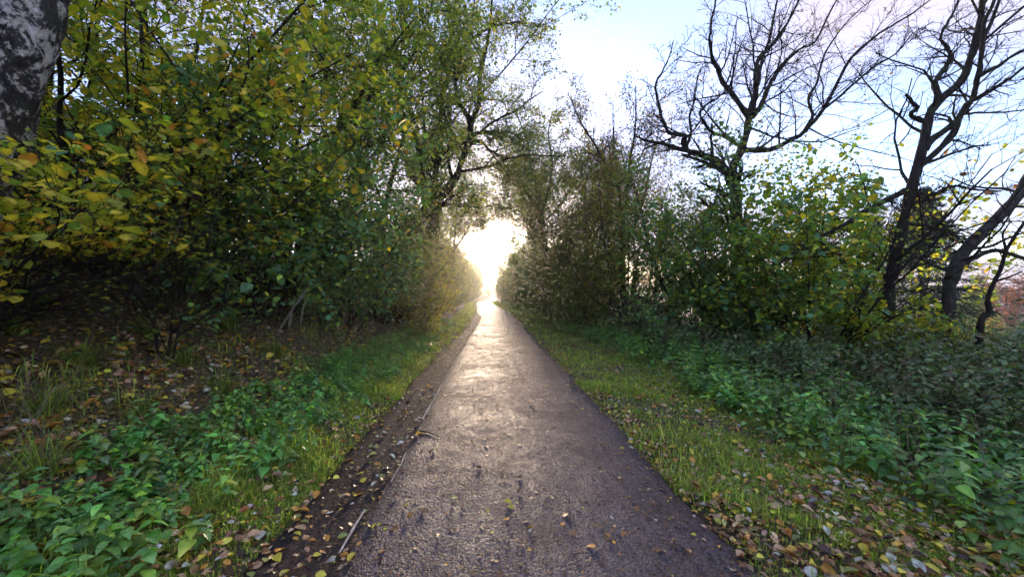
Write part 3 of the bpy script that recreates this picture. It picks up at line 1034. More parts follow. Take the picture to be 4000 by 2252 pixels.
shrub('blackthorn_bush', 'dark twiggy thicket at the foot of the golden-brown bush', 4.5, 12.0, 1.7, 14, 0.7,
      [dict(n=5000, size=0.045, pal=[(BRN, 2), (DGR, 3), (GRN, 1)], droop=0.3, spread=0.08)], 67, group='leafy bushes right of the path', r0=0.014)
shrub('elder_bush', 'small pale green elder sprouting before the dark twiggy thicket', 4.3, 10.6, 1.25, 5, 0.5,
      [dict(n=700, size=0.10, pal=[((0.10, 0.16, 0.06), 3), (GRN, 1)], T=NARROW, droop=0.5, spread=0.05)], 68, group='leafy bushes right of the path', r0=0.014)
shrub('elder_bush', 'green leafy bush at the foot of the large bare tree', 6.1, 9.6, 2.2, 10, 0.6,
      [dict(n=8000, size=0.08, pal=PAL_G, T=OVAL, droop=0.4, spread=0.09)], 69, group='leafy bushes right of the path')

# half-bare trees right of the path
def half_bare(name, label, x, y, H, lean, n_leaf, size, pal, seed, group, forks=3, r0=0.16):
    rng = np.random.default_rng(seed)
    bs = gpt(x, y)
    st = [auto_stem(rng, bs, H, lean, 0.05, r0, 0.02, 9)]
    for k in range(forks):
        p = st[0][0][3 + k]
        a = rng.uniform(0, 6.28)
        G = grow(rng, p[None], np.array([[math.cos(a) * 0.6 + lean[0], math.sin(a) * 0.4, 1.0]]), np.array([H * (0.62 - 0.08 * k)]), 7, 0.10, 0.06)
        st.append((G[0], r0 * 0.6, 0.015))
    return plant(name, label, 'tree', bs, st,
                 [LV(12, 0.2, 1, 48, 13, 0.30, 7, 0.13, 0.04, 0.45, 0.011, 4, True), LV(7, 0.15, 1, 44, 14, 0.48, 6, 0.16, 0.03, 0.6, 0.008, 3), LV(6, 0.15, 1, 42, 15, 0.5, 4, 0.2, 0.02, 0.6, 0.006, 3)],
                 [dict(n=n_leaf, size=size, pal=pal, droop=0.4, tilt=0.8, spread=0.16, on=(-1, -2))], seed, group, noise=0.02)


half_bare('bare_alder', 'bare-topped tree rising behind the golden-brown bush', 5.4, 16.0, 9.2, (-0.05, 0), 9000, 0.06, PAL_BR, 71, 'half-bare trees right of the path')
ZA = 20.0
ab = gpt(*at(549, 300, ZA)[:2])
plant('thin_alder', 'thin-leaved tree arching over the path right of the sun gap', 'tree', ab, [
    (np.array([ab - [0, 0, 0.1], *line([(548, 275), (546, 250), (543, 225), (542, 207)], ZA)]), 0.17, 0.12),
    (line([(542, 209), (532, 198), (524, 189), (517, 181), (506, 170), (492, 163), (480, 162)], ZA, ZA - 1), 0.08, 0.02),
    (line([(542, 207), (536, 185), (530, 165), (528, 145), (520, 125), (514, 110)], ZA, ZA + 1), 0.09, 0.02),
    (line([(543, 209), (550, 185), (552, 160), (548, 135), (552, 112)], ZA, ZA - 0.5), 0.09, 0.02),
    (line([(545, 232), (539, 227), (526, 220), (518, 214), (511, 209), (505, 207), (495, 213), (487, 220)], ZA, ZA - 0.6), 0.065, 0.015),
    (line([(546, 243), (542, 240), (527, 236), (513, 230), (501, 222), (491, 218), (480, 219)], ZA, ZA - 1.2), 0.055, 0.012),
    (line([(546, 220), (560, 205), (572, 185), (580, 160), (590, 140)], ZA, ZA + 0.6), 0.07, 0.02)],
      [LV(12, 0.15, 1, 50, 14, 0.36, 7, 0.15, 0.0, 0.45, 0.012, 4, True), LV(6, 0.15, 1, 46, 14, 0.5, 6, 0.17, 0.0, 0.6, 0.008, 3), LV(5, 0.15, 1, 44, 15, 0.5, 4, 0.2, -0.02, 0.6, 0.006, 3)],
      [dict(n=34000, size=0.08, pal=[(DGR, 3), (YGR, 3), (BRN, 2), (GRN, 2)], droop=0.4, tilt=0.8, spread=0.14, on=(-1, -2))], 72, 'half-bare trees right of the path', noise=0.02)
half_bare('path_alder', 'leafy tree bending over the path behind the thin-leaved one', 3.3, 26.0, 9.5, (-0.24, 0.0), 16000, 0.095, PAL_D, 74, 'half-bare trees right of the path', 4)
half_bare('dark_alder', 'small dark densely twigged tree left of the bare-topped one', 4.6, 18.6, 8.2, (-0.04, 0), 24000, 0.07, [(DBR, 2), (BRN, 2), (DGR, 2)], 73, 'half-bare trees right of the path', 4, 0.12)

half_bare('bent_maple', 'yellow-green tree bending over the path just beyond the leaning tree', -3.5, 21.5, 9.0, (0.20, -0.05), 15000, 0.085, [(YGR, 4), (GRN, 3), (DGR, 2), (YEL, 1)], 75, None, 5)
half_bare('bent_maple', 'olive tree bending over the path farther back than the yellow-green one', -3.4, 29.0, 9.0, (0.16, 0.0), 20000, 0.10, PAL_D, 76, None, 5)

# ---- rows that run to the far end: four built trees, copied
def copy_tree(src, loc, rz, sc, label, group):
    c = src.copy()
    COL.objects.link(c)
    c.location = loc
    c.rotation_euler = (0, 0, rz)
    c.scale = (sc, sc, sc)
    c['label'] = label
    c['group'] = group
    for ch in src.children:
        k = ch.copy()
        COL.objects.link(k)
        k.parent = c
    return c


def far_proto(name, label, x, y, H, pal, nl, size, seed, group):
    rng = np.random.default_rng(seed)
    bs = gpt(x, y)
    st = [auto_stem(rng, bs, H, (0, 0), 0.05, 0.14, 0.02, 8), auto_stem(rng, bs + [0.3, 0.2, 0], H * 0.85, (0.2, 0.1), 0.06, 0.1, 0.02, 8), auto_stem(rng, bs + [-0.3, -0.2, 0], H * 0.8, (-0.25, -0.1), 0.06, 0.09, 0.02, 8)]
    return plant(name, label, 'tree', bs, st,
                 [LV(11, 0.08, 1, 52, 13, 0.32, 6, 0.13, 0.02, 0.5, 0.014, 4), LV(7, 0.15, 1, 46, 14, 0.5, 5, 0.17, 0.0, 0.6, 0.009, 3), LV(5, 0.15, 1, 44, 15, 0.5, 3, 0.2, 0.0, 0.6, 0.007, 3)],
                 [dict(n=nl, size=size, pal=pal, droop=0.4, tilt=0.8, spread=0.2, on=(-1, -2))], seed, group, keep=None)


ORD = ['first', 'second', 'third', 'fourth', 'fifth', 'sixth', 'seventh', 'eighth', 'ninth', 'tenth', 'eleventh', 'twelfth']
GL, GR = 'hazy row of trees left of the path', 'hazy row of trees right of the path'
protos = [far_proto('hedge_tree', 'hazy tree left of the path beyond the leaning tree, first of the row', -4.4, 22.5, 6.0, PAL_YG, 15000, 0.11, 81, GL),
          far_proto('hedge_tree', 'hazy tree right of the path beyond the thin-leaved tree, first of the row', 4.6, 25.0, 6.4, PAL_D, 15000, 0.11, 82, GR),
          far_proto('hedge_tree', 'hazy tree left of the path beyond the leaning tree, second of the row', -4.6, 27.0, 5.2, PAL_GOLD, 9000, 0.10, 83, GL)]
rngf = np.random.default_rng(9)
for k, (du, y, s) in enumerate([(-3.6, 33, 1.0), (-3.5, 40, 0.95), (-3.4, 48, 1.0), (-3.3, 56, 0.95), (-3.3, 65, 1.05), (-3.3, 75, 1.1), (-3.9, 88, 1.15), (-4.3, 104, 1.25), (-5.0, 125, 1.5)]):
    x = float(xc(y)) + du
    copy_tree(protos[[0, 2, 1][k % 3]], gpt(x, y), rngf.uniform(0, 6.28), s, 'hazy tree left of the path beyond the leaning tree, %s of the row' % ORD[k + 2], GL)
for k, (du, y, s) in enumerate([(3.7, 31, 1.1), (3.8, 38, 1.15), (3.9, 46, 1.1), (4.1, 55, 1.0), (4.3, 65, 0.9), (4.5, 77, 0.85), (4.6, 92, 0.8), (4.4, 112, 0.8)]):
    x = float(xc(y)) + du
    copy_tree(protos[[1, 0, 1][k % 3]], gpt(x, y), rngf.uniform(0, 6.28), s, 'hazy tree right of the path beyond the thin-leaved tree, %s of the row' % ORD[k + 1], GR)
for k, (x, y, s) in enumerate([(-1.5, 150, 0.9), (2.0, 158, 0.8), (6, 150, 1.0), (-8, 145, 1.3), (12, 150, 1.0)]):
    copy_tree(protos[k % 3], gpt(x, y), rngf.uniform(0, 6.28), s, 'distant tree closing the far end of the path, %s from the left' % ORD[[1, 2, 3, 0, 4][k]], 'trees at the far end of the path')

# dense bushes that close the foot of both rows
GB = 'thicket bushes along the rows of trees'
tb = [shrub('thicket_bush', 'dense olive thicket bush right of the path, first past the golden bushes', 3.9, 16.2, 2.6, 9, 0.55,
            [dict(n=14000, size=0.075, pal=PAL_D, droop=0.4, tilt=0.7, spread=0.16)], 95, GB, keep=None),
      shrub('thicket_bush', 'dense brownish thicket bush right of the path, second past the golden bushes', 3.8, 19.5, 2.9, 9, 0.5,
            [dict(n=14000, size=0.075, pal=PAL_GOLD, droop=0.4, tilt=0.7, spread=0.16)], 96, GB, keep=None)]
for k, (du, y, sc_) in enumerate([(3.7, 23, 1.1), (5.0, 22, 1.3), (3.8, 27, 1.15), (3.9, 32, 1.2), (4.0, 37, 1.25), (4.1, 43, 1.3), (4.2, 50, 1.3), (4.3, 58, 1.35), (4.4, 67, 1.4), (4.6, 78, 1.4), (4.6, 92, 1.5), (4.2, 110, 1.6)]):
    copy_tree(tb[k % 2], gpt(float(xc(y)) + du, y), rngf.uniform(0, 6.28), sc_, 'dense thicket bush right of the path, %s past the golden bushes' % (ORD + ['thirteenth', 'fourteenth'])[k + 2], GB)
for k, (du, y, sc_) in enumerate([(-3.6, 21.5, 0.9), (-3.5, 25.5, 0.95), (-3.5, 30, 1.0), (-3.4, 36, 1.05), (-3.4, 43, 1.1), (-3.4, 52, 1.2), (-3.3, 61, 1.3), (-3.2, 71, 1.35), (-3.3, 83, 1.4), (-3.8, 98, 1.5)]):
    copy_tree(tb[(k + 1) % 2], gpt(float(xc(y)) + du, y), rngf.uniform(0, 6.28), sc_, 'dense thicket bush left of the path, %s past the leaning tree' % ORD[k], GB)

# ------------------------------------------------------------------ low growth and litter
def scatter(rng, n, u0, u1, y0, y1, power=1.0):
    """n places beside the path, thinning with distance"""
    t = rng.uniform(0, 1, n)
    y = y0 * (y1 / y0) ** t if power == 1.0 else y0 + (y1 - y0) * t ** power
    u = rng.uniform(u0, u1, n)
    x = u + xc(y)
    return np.stack([x, y, height(x, y)], 1), u


def patchy(P, s, ph, lo, hi):
    v = np.sin(P[:, 0] * s + ph) + np.sin(P[:, 1] * s * 0.8 + ph * 2) + np.sin((P[:, 0] + P[:, 1]) * s * 1.7 + ph)
    return smooth(lo, hi, v)


def blades(rng, P, h, w, lean, pal, var=0.25):
    N = len(P)
    a = rng.uniform(0, 6.28, N)
    d = np.stack([np.cos(a), np.sin(a), np.zeros(N)], 1)
    side = np.stack([-np.sin(a), np.cos(a), np.zeros(N)], 1)
    hh = (h * np.exp(rng.normal(0, 0.35, N)))[:, None]
    ww = (w * np.exp(rng.normal(0, 0.2, N)))[:, None] if np.isscalar(w) else w[:, None]
    ln = (lean * rng.uniform(0.2, 1.3, N))[:, None]
    up = np.array([[0, 0, 1.0]])
    m = P + up * hh * 0.62 + d * hh * ln * 0.35
    tp = P + up * hh * (1.0 - 0.35 * ln) + d * hh * ln
    V = np.stack([P - side * ww, P + side * ww, m + side * ww * 0.7, m - side * ww * 0.7, tp], 1).reshape(-1, 3)
    o = (np.arange(N) * 5)[:, None]
    q = np.array([[0, 1, 2, 3]]) + o
    t = np.array([[3, 2, 4]]) + o
    col, _ = palette(rng, pal, N, var)
    return V, q, t, np.repeat(col, 5, 0)


G1 = (0.23, 0.36, 0.060)
G2 = (0.40, 0.50, 0.085)
G3 = (0.26, 0.22, 0.09)
rng = np.random.default_rng(77)
for nm, lab, zones in (
        ('grass', 'bright short grass along the left edge of the path', [(42000, -2.25, -1.40, 1.5, 9, 0.058), (20000, -2.4, -1.25, 8, 70, 0.08), (7000, -4.2, -2.2, 2.0, 12, 0.09)]),
        ('grass', 'short grass of the right verge under fallen leaves', [(60000, 1.45, 3.7, 1.5, 9, 0.048), (26000, 1.42, 3.6, 8, 80, 0.065)])):
    V_, q_, t_, c_, n_ = [], [], [], [], 0
    for n, u0, u1, y0, y1, h in zones:
        P, u = scatter(rng, n, u0, u1, y0, y1)
        dens = 0.25 + 0.75 * patchy(P, 2.3, 1.0, -1.2, 0.6)
        P = P[rng.uniform(0, 1, len(P)) < dens]
        w = 0.0028 + 0.0007 * P[:, 1]
        V, q, t, c = blades(rng, P, h * (0.55 + 1.3 * patchy(P, 3.1, 2.2, -0.6, 2.2)), w, 0.9, [(G1, 5), (G2, 3), (G3, 1.2)])
        V_.append(V); q_.append(q + n_); t_.append(t + n_); c_.append(c); n_ += len(V)
    tag(link(nm, make_mesh(nm, np.concatenate(V_), [np.concatenate(q_), np.concatenate(t_)], M_GRASS, np.concatenate(c_))), lab, 'grass', kind='stuff')

# long tufts on the bank
tuft_spots = [(-3.1, 2.9), (-3.7, 3.5), (-4.5, 3.3), (-4.2, 4.3), (-3.3, 3.9), (-5.0, 4.4), (-3.9, 5.3), (-4.7, 5.6), (-3.2, 4.9), (-5.6, 5.2), (-3.5, 6.6), (-4.4, 6.9), (-3.0, 2.35), (-3.9, 2.7), (-5.2, 3.6)]
for k, (x, y) in enumerate(tuft_spots):
    n = 150
    a = rng.uniform(0, 6.28, n)
    r = np.abs(rng.normal(0, 0.06, n))
    P = np.stack([np.cos(a) * r, np.sin(a) * r, np.full(n, -0.02)], 1)
    V, q, t, c = blades(rng, P, 0.30, np.full(n, 0.0035), 1.5, [(G1, 4), (DGR, 4), (G3, 2)])
    o = link('grass_tuft', make_mesh('grass_tuft', V, [q, t], M_GRASS, c), None, gpt(x, y))
    tag(o, 'long arching grass tuft on the left bank, %s nearest the camera' % (ORD + ['thirteenth', 'fourteenth', 'fifteenth'])[sorted(range(len(tuft_spots)), key=lambda j: tuft_spots[j][0]**2 + tuft_spots[j][1]**2).index(k)], 'grass tuft', 'grass tufts on the left bank')


# nettles
def nettle_arrays(rng, H, nodes, ls):
    """stem polyline and leaf frames of one nettle"""
    P = grow(rng, np.zeros((1, 3)), np.array([[rng.normal(0, .12), rng.normal(0, .12), 1.0]]), np.array([H]), 6, 0.05, 0.02)[0]
    C, D = [], []
    sz = []
    a0 = rng.uniform(0, 3.14)
    for j in range(nodes):
        t = 0.3 + 0.7 * (j + 0.5) / nodes
        p = P[min(4, int(t * 5))] * (1 - (t * 5) % 1) + P[min(5, int(t * 5) + 1)] * ((t * 5) % 1)
        for s in (0, math.pi):
            a = a0 + j * 1.57 + s + rng.normal(0, 0.2)
            C.append(p)
            D.append((math.cos(a), math.sin(a), rng.normal(-0.15, 0.25) + 0.35 * (t > 0.9)))
            sz.append(ls * (1.15 - 0.65 * t ** 3) * rng.uniform(0.75, 1.15))
    D = np.array(D)
    D, S, Nn = leaf_axes(rng, len(C), D=D, tilt=0.25)
    return P, np.array(C), D, S, Nn, np.array(sz)


NET = [((0.14, 0.31, 0.085), 5), ((0.20, 0.39, 0.09), 3), ((0.25, 0.42, 0.06), 1.8), ((0.12, 0.26, 0.09), 3)]
M_STEM = plain('green_stem', (0.07, 0.10, 0.035), 0.6, 20)


def nettles_single(spots, group, label, H, ls, seed):
    rng = np.random.default_rng(seed)
    for (x, y) in spots:
        Pst, C, D, S, Nn, sz = nettle_arrays(rng, H * rng.uniform(0.75, 1.2), 5, ls)
        root = empty('nettle_plant', gpt(x, y, -0.01), label, 'nettle', group)
        V, Q = tube(Pst[None], np.linspace(0.004, 0.002, 6)[None], 4)
        link('stem', make_mesh('stem', V, [Q], M_STEM), root)
        for j in range(len(C)):
            ci = int(rng.choice(4, p=[.42, .25, .08, .25]))
            place_leaf(hero_mesh(SERRATE, 'nettle', ci, NET[ci][0], M_GLOSS), root, C[j], D[j], S[j], Nn[j], sz[j])


def nettles_mass(name, label, P, H, ls, seed):
    rng = np.random.default_rng(seed)
    protos_ = [nettle_arrays(rng, 1.0, 5, 1.0) for _ in range(6)]
    bag = Bag()
    for k in range(len(P)):
        Pst, C, D, S, Nn, sz = protos_[k % 6]
        h = H * rng.uniform(0.4, 1.3)
        a = rng.uniform(0, 6.28)
        R_ = np.array([[math.cos(a), -math.sin(a), 0], [math.sin(a), math.cos(a), 0], [0, 0, 1]])
        C2 = (C * h) @ R_.T + P[k]
        V, Fa = leaf_geo(C2, D @ R_.T, S @ R_.T, Nn @ R_.T, sz * ls * rng.uniform(0.8, 1.2), NETTLE if P[k][1] < 6 else DIAM)
        col, _ = palette(rng, NET, len(C2), 0.2)
        col = col * np.exp(rng.normal(0, 0.25)) * np.exp(rng.normal(0, 0.12, 3))
        bag.add(V, Fa, leaf_cols(rng, col, NETTLE if P[k][1] < 6 else DIAM))
    tag(link(name, bag.mesh(name, M_GLOSS)), label, 'nettles', kind='stuff')


rs = np.random.default_rng(123)
sp = []
while len(sp) < 46:
    x, y = rs.uniform(-3.4, -1.8), rs.uniform(1.45, 2.5)
    if -1.75 * y + 0.55 < x < -1.75 - 0.33 * (y - 1.4) and all((x - a) ** 2 + (y - c) ** 2 > 0.009 for a, c in sp):
        sp.append((x, y))
nettles_single(sp, 'nettles in the bottom left corner', 'broad-leaved nettle in the bottom left corner patch', 0.22, 0.088, 21)
sp2 = []
while len(sp2) < 40:
    y = rs.uniform(2.2, 4.6)
    x = rs.uniform(3.15, 4.6)
    if all((x - a) ** 2 + (y - c) ** 2 > 0.02 for a, c in sp2):
        sp2.append((x, y))
nettles_single(sp2, 'nettles at the near end of the right-hand bed', 'dark green nettle at the near end of the right bed', 0.50, 0.095, 22)

P, u = scatter(rs, 2600, 3.0, 6.2, 2.0, 17, 0.8)
P = P[(u > 3.15 + 0.25 * np.sin(P[:, 1] * 1.9)) & (u < 5.4 + 0.5 * np.sin(P[:, 1] * 1.1))]
nettles_mass('nettles', 'bed of dark green nettles running along the right verge', P, 0.48, 0.095, 23)
P, u = scatter(rs, 1200, -2.95, -2.0, 2.3, 13, 0.9)
P = P[rs.uniform(0, 1, len(P)) < 0.15 + 0.85 * patchy(P, 1.7, 0.3, -0.9, 0.8)]
nettles_mass('ground_cover', 'low green leafy weeds between the left grass and the bank', P, 0.15, 0.07, 24)
P, u = scatter(rs, 330, -4.0, -2.2, 8, 26, 1.0)
def stalks(label, P, H, seed):
    rg = np.random.default_rng(seed)
    B = grow(rg, P, np.array([[0.0, 0.0, 1.0]]) + rg.normal(0, 0.22, (len(P), 3)), H * np.exp(rg.normal(0, 0.3, len(P))), 5, 0.07, 0.0)
    K1 = kids(rg, B, np.full((len(B), 5), 0.004), 3, 0.5, 1, 40, 12, 0.35, 0.3, 3, 0.15, 0.0, 0.6, 0.0015)
    V, Q = tube(B, np.tile(np.linspace(0.0035, 0.0018, 5), (len(B), 1)), 3)
    bag = Bag(); bag.add(V, Q)
    V, Q = tube(K1[0], K1[1], 3); bag.add(V, Q)
    tag(link('dead_stalks', bag.mesh('dead_stalks', M_STALK)), label, 'stalks', kind='stuff')


def weeds_round(label, P, hmax, size, pal, seed):
    """loose low leaves of mixed weeds at uneven heights"""
    rg = np.random.default_rng(seed)
    n = 7
    C = np.repeat(P, n, 0) + rg.normal(0, 0.07, (len(P) * n, 3)) * np.array([1, 1, 0])
    C[:, 2] += rg.uniform(0.02, hmax, len(C)) * np.repeat(rg.uniform(0.3, 1.3, len(P)), n)
    D, S, Nn = leaf_axes(rg, len(C), 0.1, 0.45)
    sz = size * np.clip(np.exp(rg.normal(0, 0.4, len(C))), 0.3, 2.2)
    near_ = C[:, 1] < 6
    bag = Bag()
    col, _ = palette(rg, pal, len(C), 0.28)
    for m, T in ((near_, OVAL), (~near_, DIAM)):
        if m.any():
            V, Fa = leaf_geo(C[m], D[m], S[m], Nn[m], sz[m], T)
            bag.add(V, Fa, leaf_cols(rg, col[m], T))
    tag(link('weeds', bag.mesh('weeds', M_GLOSS)), label, 'weeds', kind='stuff')


M_STALK = plain('dry_stalk', (0.22, 0.16, 0.09), 0.8, 15)
P, u = scatter(rs, 260, 3.3, 6.5, 2.6, 16)
stalks('dry brown stalks standing in the right nettle bed', P, 0.62, 31)
P, u = scatter(rs, 160, -5.5, -2.4, 2.4, 12)
stalks('dry pale stalks standing on the left bank', P, 0.35, 32)
WP = [((0.13, 0.27, 0.07), 4), ((0.20, 0.33, 0.07), 2), ((0.10, 0.20, 0.08), 2), (YGR, 1)]
P, u = scatter(rs, 1500, 2.9, 5.6, 1.9, 16, 0.8)
weeds_round('mixed fresh green weeds fringing the right nettle bed', P, 0.34, 0.055, WP, 33)
P, u = scatter(rs, 2000, -3.1, -1.75, 1.7, 20, 0.8)
P = P[rs.uniform(0, 1, len(P)) < 0.2 + 0.8 * patchy(P, 2.0, 1.3, -0.6, 0.9)]
weeds_round('small round-leaved green weeds along the left grass', P, 0.13, 0.042, WP, 34)
nettles_mass('weeds', 'low green weeds along the foot of the left bushes', P, 0.28, 0.085, 25)
P, u = scatter(rs, 900, 2.6, 4.6, 14, 60, 1.0)
nettles_mass('weeds', 'low green weeds along the foot of the right thicket', P, 0.45, 0.12, 26)

# dark brambles behind the nettles
BRL = [LV(7, 0.1, 1, 50, 15, 0.42, 5, 0.2, -0.05, 0.6, 0.004, 3), LV(5, 0.1, 1, 50, 15, 0.5, 4, 0.2, -0.06, 0.7, 0.003, 3)]
BR_SP = [(5.6, 3.6), (6.6, 4.6), (5.5, 5.3), (7.6, 5.6), (6.4, 6.4), (5.4, 7.2), (8.6, 6.4), (7.3, 7.4), (6.0, 8.3), (5.2, 9.3), (8.9, 8.2), (7.9, 4.2), (9.9, 5.6), (10.4, 7.4), (6.9, 3.2), (9.2, 4.4), (4.9, 11.2), (11.4, 9.6)]
for k, (x, y) in enumerate(BR_SP):
    near_ = sorted(range(len(BR_SP)), key=lambda j: BR_SP[j][0]**2 + BR_SP[j][1]**2).index(k)
    shrub('bramble_bush', 'dark bramble mound behind the nettle bed, %s counted outward from the camera' % (ORD + ['thirteenth', 'fourteenth', 'fifteenth', 'sixteenth', 'seventeenth', 'eighteenth'])[near_], x, y,
          1.02 + 0.25 * math.sin(k * 2.3), 13, 0.9, [dict(n=6200, size=0.062, pal=[((0.115, 0.18, 0.075), 5), ((0.15, 0.25, 0.085), 3), ((0.18, 0.16, 0.08), 1.5)], droop=0.3, tilt=0.5, spread=0.06, mat=M_GLOSS)], 500 + k,
          'bramble mounds right of the path', r0=0.008, spread=0.6, levels=BRL, trop=-0.12)

# ---- fallen leaves
LP = [(TAN, 4), (BRN, 4), (YEL, 2.8), (ORA, 2.4), (PAL, 1.8), (DBR, 1.6), ((0.24, 0.27, 0.07), 1.6)]
LNAME = ['tan', 'brown', 'yellow', 'orange', 'pale grey-green', 'dark brown', 'olive']
rl = np.random.default_rng(321)


def lying(rng, P, lift, tilt):
    N = len(P)
    a = rng.uniform(0, 6.28, N)
    D = np.stack([np.cos(a), np.sin(a), rng.normal(0, tilt * 0.6, N)], 1)
    D, S, Nn = leaf_axes(rng, N, D=D, tilt=tilt)
    C = P + np.array([0, 0, 1.0]) * (lift + rng.uniform(0, lift, N))[:, None]
    return C, D, S, Nn


def path_z(u, y):
    return base_h(y) + 0.022 + 0.02 * (1 - np.clip(np.abs(u) / 1.5, 0, 1) ** 2)


zones = []      # (points, sizes, lift, tilt, zone name)
P, u = scatter(rl, 18000, 1.46, 3.9, 1.5, 30)
keepm = rl.uniform(0, 1, len(P)) < np.where(u < 1.75, 0.9, 0.38 + 0.30 * (1 - smooth(2.0, 3.8, P[:, 1])))
zones.append((P[keepm], 0.043, 0.018, 0.35, 'on the right grass verge'))
P, u = scatter(rl, 3800, -2.5, -1.38, 1.5, 30)
zones.append((P, 0.042, 0.02, 0.35, 'on the left grass edge'))
P, u = scatter(rl, 30000, -8.5, -2.3, 1.8, 22)
zones.append((P, 0.056, 0.015, 0.45, 'on the left bank'))
P, u = scatter(rl, 900, -1.40, -0.80, 1.6, 22)
P[:, 2] = path_z(u, P[:, 1]) - 0.016
zones.append((P, 0.042, 0.008, 0.22, 'on the dark strip left of the path'))
P, u = scatter(rl, 1900, -0.8, 1.46, 1.6, 26)
sel = rl.uniform(0, 1, len(P)) < 0.25 + 0.75 * smooth(0.9, 1.45, u) + 0.2 * (P[:, 1] < 3.2)
P, u = P[sel], u[sel]
P[:, 2] = path_z(u, P[:, 1]) + 0.002
zones.append((P, 0.033, 0.003, 0.10, 'on the wet tarmac'))
allz = []
for zi, (P, size, lift, tilt, zn) in enumerate(zones):
    C, D, S, Nn = lying(rl, P, lift, tilt)
    sz = size * np.clip(np.exp(rl.normal(-0.05, 0.42, len(C))), 0.3, 2.0)
    pal = LP if zi != 4 else [(p, w * (2.5 if j in (1, 5) else 1)) for j, (p, w) in enumerate(LP)]
    col, ci = palette(rl, pal, len(C), 0.25)
    allz.append((C, D, S, Nn, sz, col, ci, np.full(len(C), zi)))
C, D, S, Nn, sz, col, ci, zi = [np.concatenate([a[k] for a in allz]) for k in range(8)]
rel = C - np.array([0, 0, CAMZ])
dep = rel @ CF
px = 512 + F * (rel @ RGT) / np.maximum(dep, 0.1)
py = 288 - F * (rel @ CU) / np.maximum(dep, 0.1)
vis = (dep > 1) & (px > -10) & (px < 1034) & (py < 590)
score = np.where(vis, sz / dep, 0) * np.where(zi >= 3, 1.6, 1.0)
order = np.argsort(-score)
hero_i = order[:300]
rest = np.ones(len(C), bool)
rest[hero_i] = False
rest &= vis | (dep > 0.3)
for j in hero_i:
    tname, T = (('curled', CURLED), ('flat', OVAL), ('lobed', MAPLE))[0 if rl.uniform() < 0.5 else (1 if rl.uniform() < 0.7 else 2)]
    if zi[j] == 4 and tname == 'lobed':
        tname, T = 'curled', CURLED
    me = hero_mesh(T, 'fallen_' + tname, int(ci[j]), LP[ci[j]][0], M_DEAD)
    o = place_leaf(me, None, C[j], D[j], S[j], Nn[j], sz[j])
    o.name = 'fallen_leaf'
    tag(o, '%s %s leaf %s' % ({'curled': 'curled', 'flat': 'flat', 'lobed': 'lobed'}[tname], LNAME[ci[j]], zones[zi[j]][4]), 'leaf', 'fallen leaves ' + zones[zi[j]][4])
bag = Bag()
for T, lo, hi in ((CURLED, 0, 0.45), (OVAL, 0.45, 0.7), (MAPLE, 0.7, 0.8), (DIAM, 0.8, 1.01)):
    rr_ = rl.uniform(0, 1, len(C)) if lo == 0 else rr_
    nearm = np.where(dep < 7, rr_, 0.9)
    m = rest & (nearm >= lo) & (nearm < hi)
    V, Fa = leaf_geo(C[m], D[m], S[m], Nn[m], sz[m] * np.where(dep[m] > 9, 1.3, 1.0), T)
    bag.add(V, Fa, leaf_cols(rl, col[m], T, 0.25))
tag(link('fallen_leaves', bag.mesh('fallen_leaves', M_DEAD)), 'brown and yellow fallen leaves strewn over verges, bank and path', 'leaves', kind='stuff')

# trodden leaf crumbs and grit on the tarmac
P, u = scatter(rl, 5000, -0.8, 1.45, 1.6, 30)
P[:, 2] = path_z(u, P[:, 1]) + 0.003
C, D, S, Nn = lying(rl, P, 0.0005, 0.05)
V, Fa = leaf_geo(C, D, S, Nn, 0.020 * np.exp(rl.normal(0, 0.35, len(C))), DIAM)
col, _ = palette(rl, [(DBR, 5), ((0.03, 0.022, 0.018), 4), (BRN, 3)], len(C))
tag(link('leaf_debris', make_mesh('leaf_debris', V, [Fa], M_DEAD, np.repeat(col, 4, 0))), 'dark trodden leaf crumbs scattered over the wet tarmac', 'debris', kind='stuff')

# pale strips paint light on the tarmac lip: one long run and two broken bits
M_LIP_SHINE = bark_material('pale_lip_shine', (0.35, 0.29, 0.24), (0.75, 0.66, 0.58), 40)  # sky light on the tarmac's raised lip, put into a pale colour


def edging(y0, y1, off, w, label):
    ys = np.arange(y0, y1, 0.12)
    us = u_line(ys) + off + 0.002 * np.sin(ys * 9)
    Pp = np.stack([us + xc(ys), ys, path_z(us, ys) + 0.008], 1)
    V, Q = tube(Pp[None], np.full((1, len(ys)), w) * (1 + 0.25 * np.sin(ys * 17))[None], 6)
    o = link('path_lip_shine', make_mesh('path_lip_shine', V, [Q], M_LIP_SHINE, smooth=True))
    return tag(o, label, 'edging', 'pale edging pieces along the tarmac')


edging(4.95, 25, -0.004, 0.011, 'long pale edging strip between grey tarmac and dark strip')
edging(3.35, 3.95, 0.02, 0.006, 'short broken bit of pale edging beside the tarmac patch')
edging(2.45, 2.95, -0.06, 0.008, 'short pale stick-like edging bit nearest the camera')


def stick(label, pts, r, mat, group=None, twiglets=0, seed=0):
    rg = np.random.default_rng(seed)
    Pp = resample(np.array(pts), 10)
    root = empty('dead_stick', Pp[0], label, 'stick', group)
    V, Q = tube(Pp[None], np.linspace(r, r * 0.5, 10)[None], 6)
    link('stem', make_mesh('stem', V - Pp[0], [Q], mat, smooth=True), root)
    for k in range(twiglets):
        st = Pp[3 + 2 * k]
        B = grow(rg, st[None], norm(Pp[-1] - Pp[0])[None] + rg.normal(0, 0.5, (1, 3)), np.array([np.linalg.norm(Pp[-1] - Pp[0]) * 0.35]), 5, 0.12, 0)
        V, Q = tube(B, np.linspace(r * 0.5, r * 0.25, 5)[None], 4)
        link('twig', make_mesh('twig', V - Pp[0], [Q], mat), root)
    return root


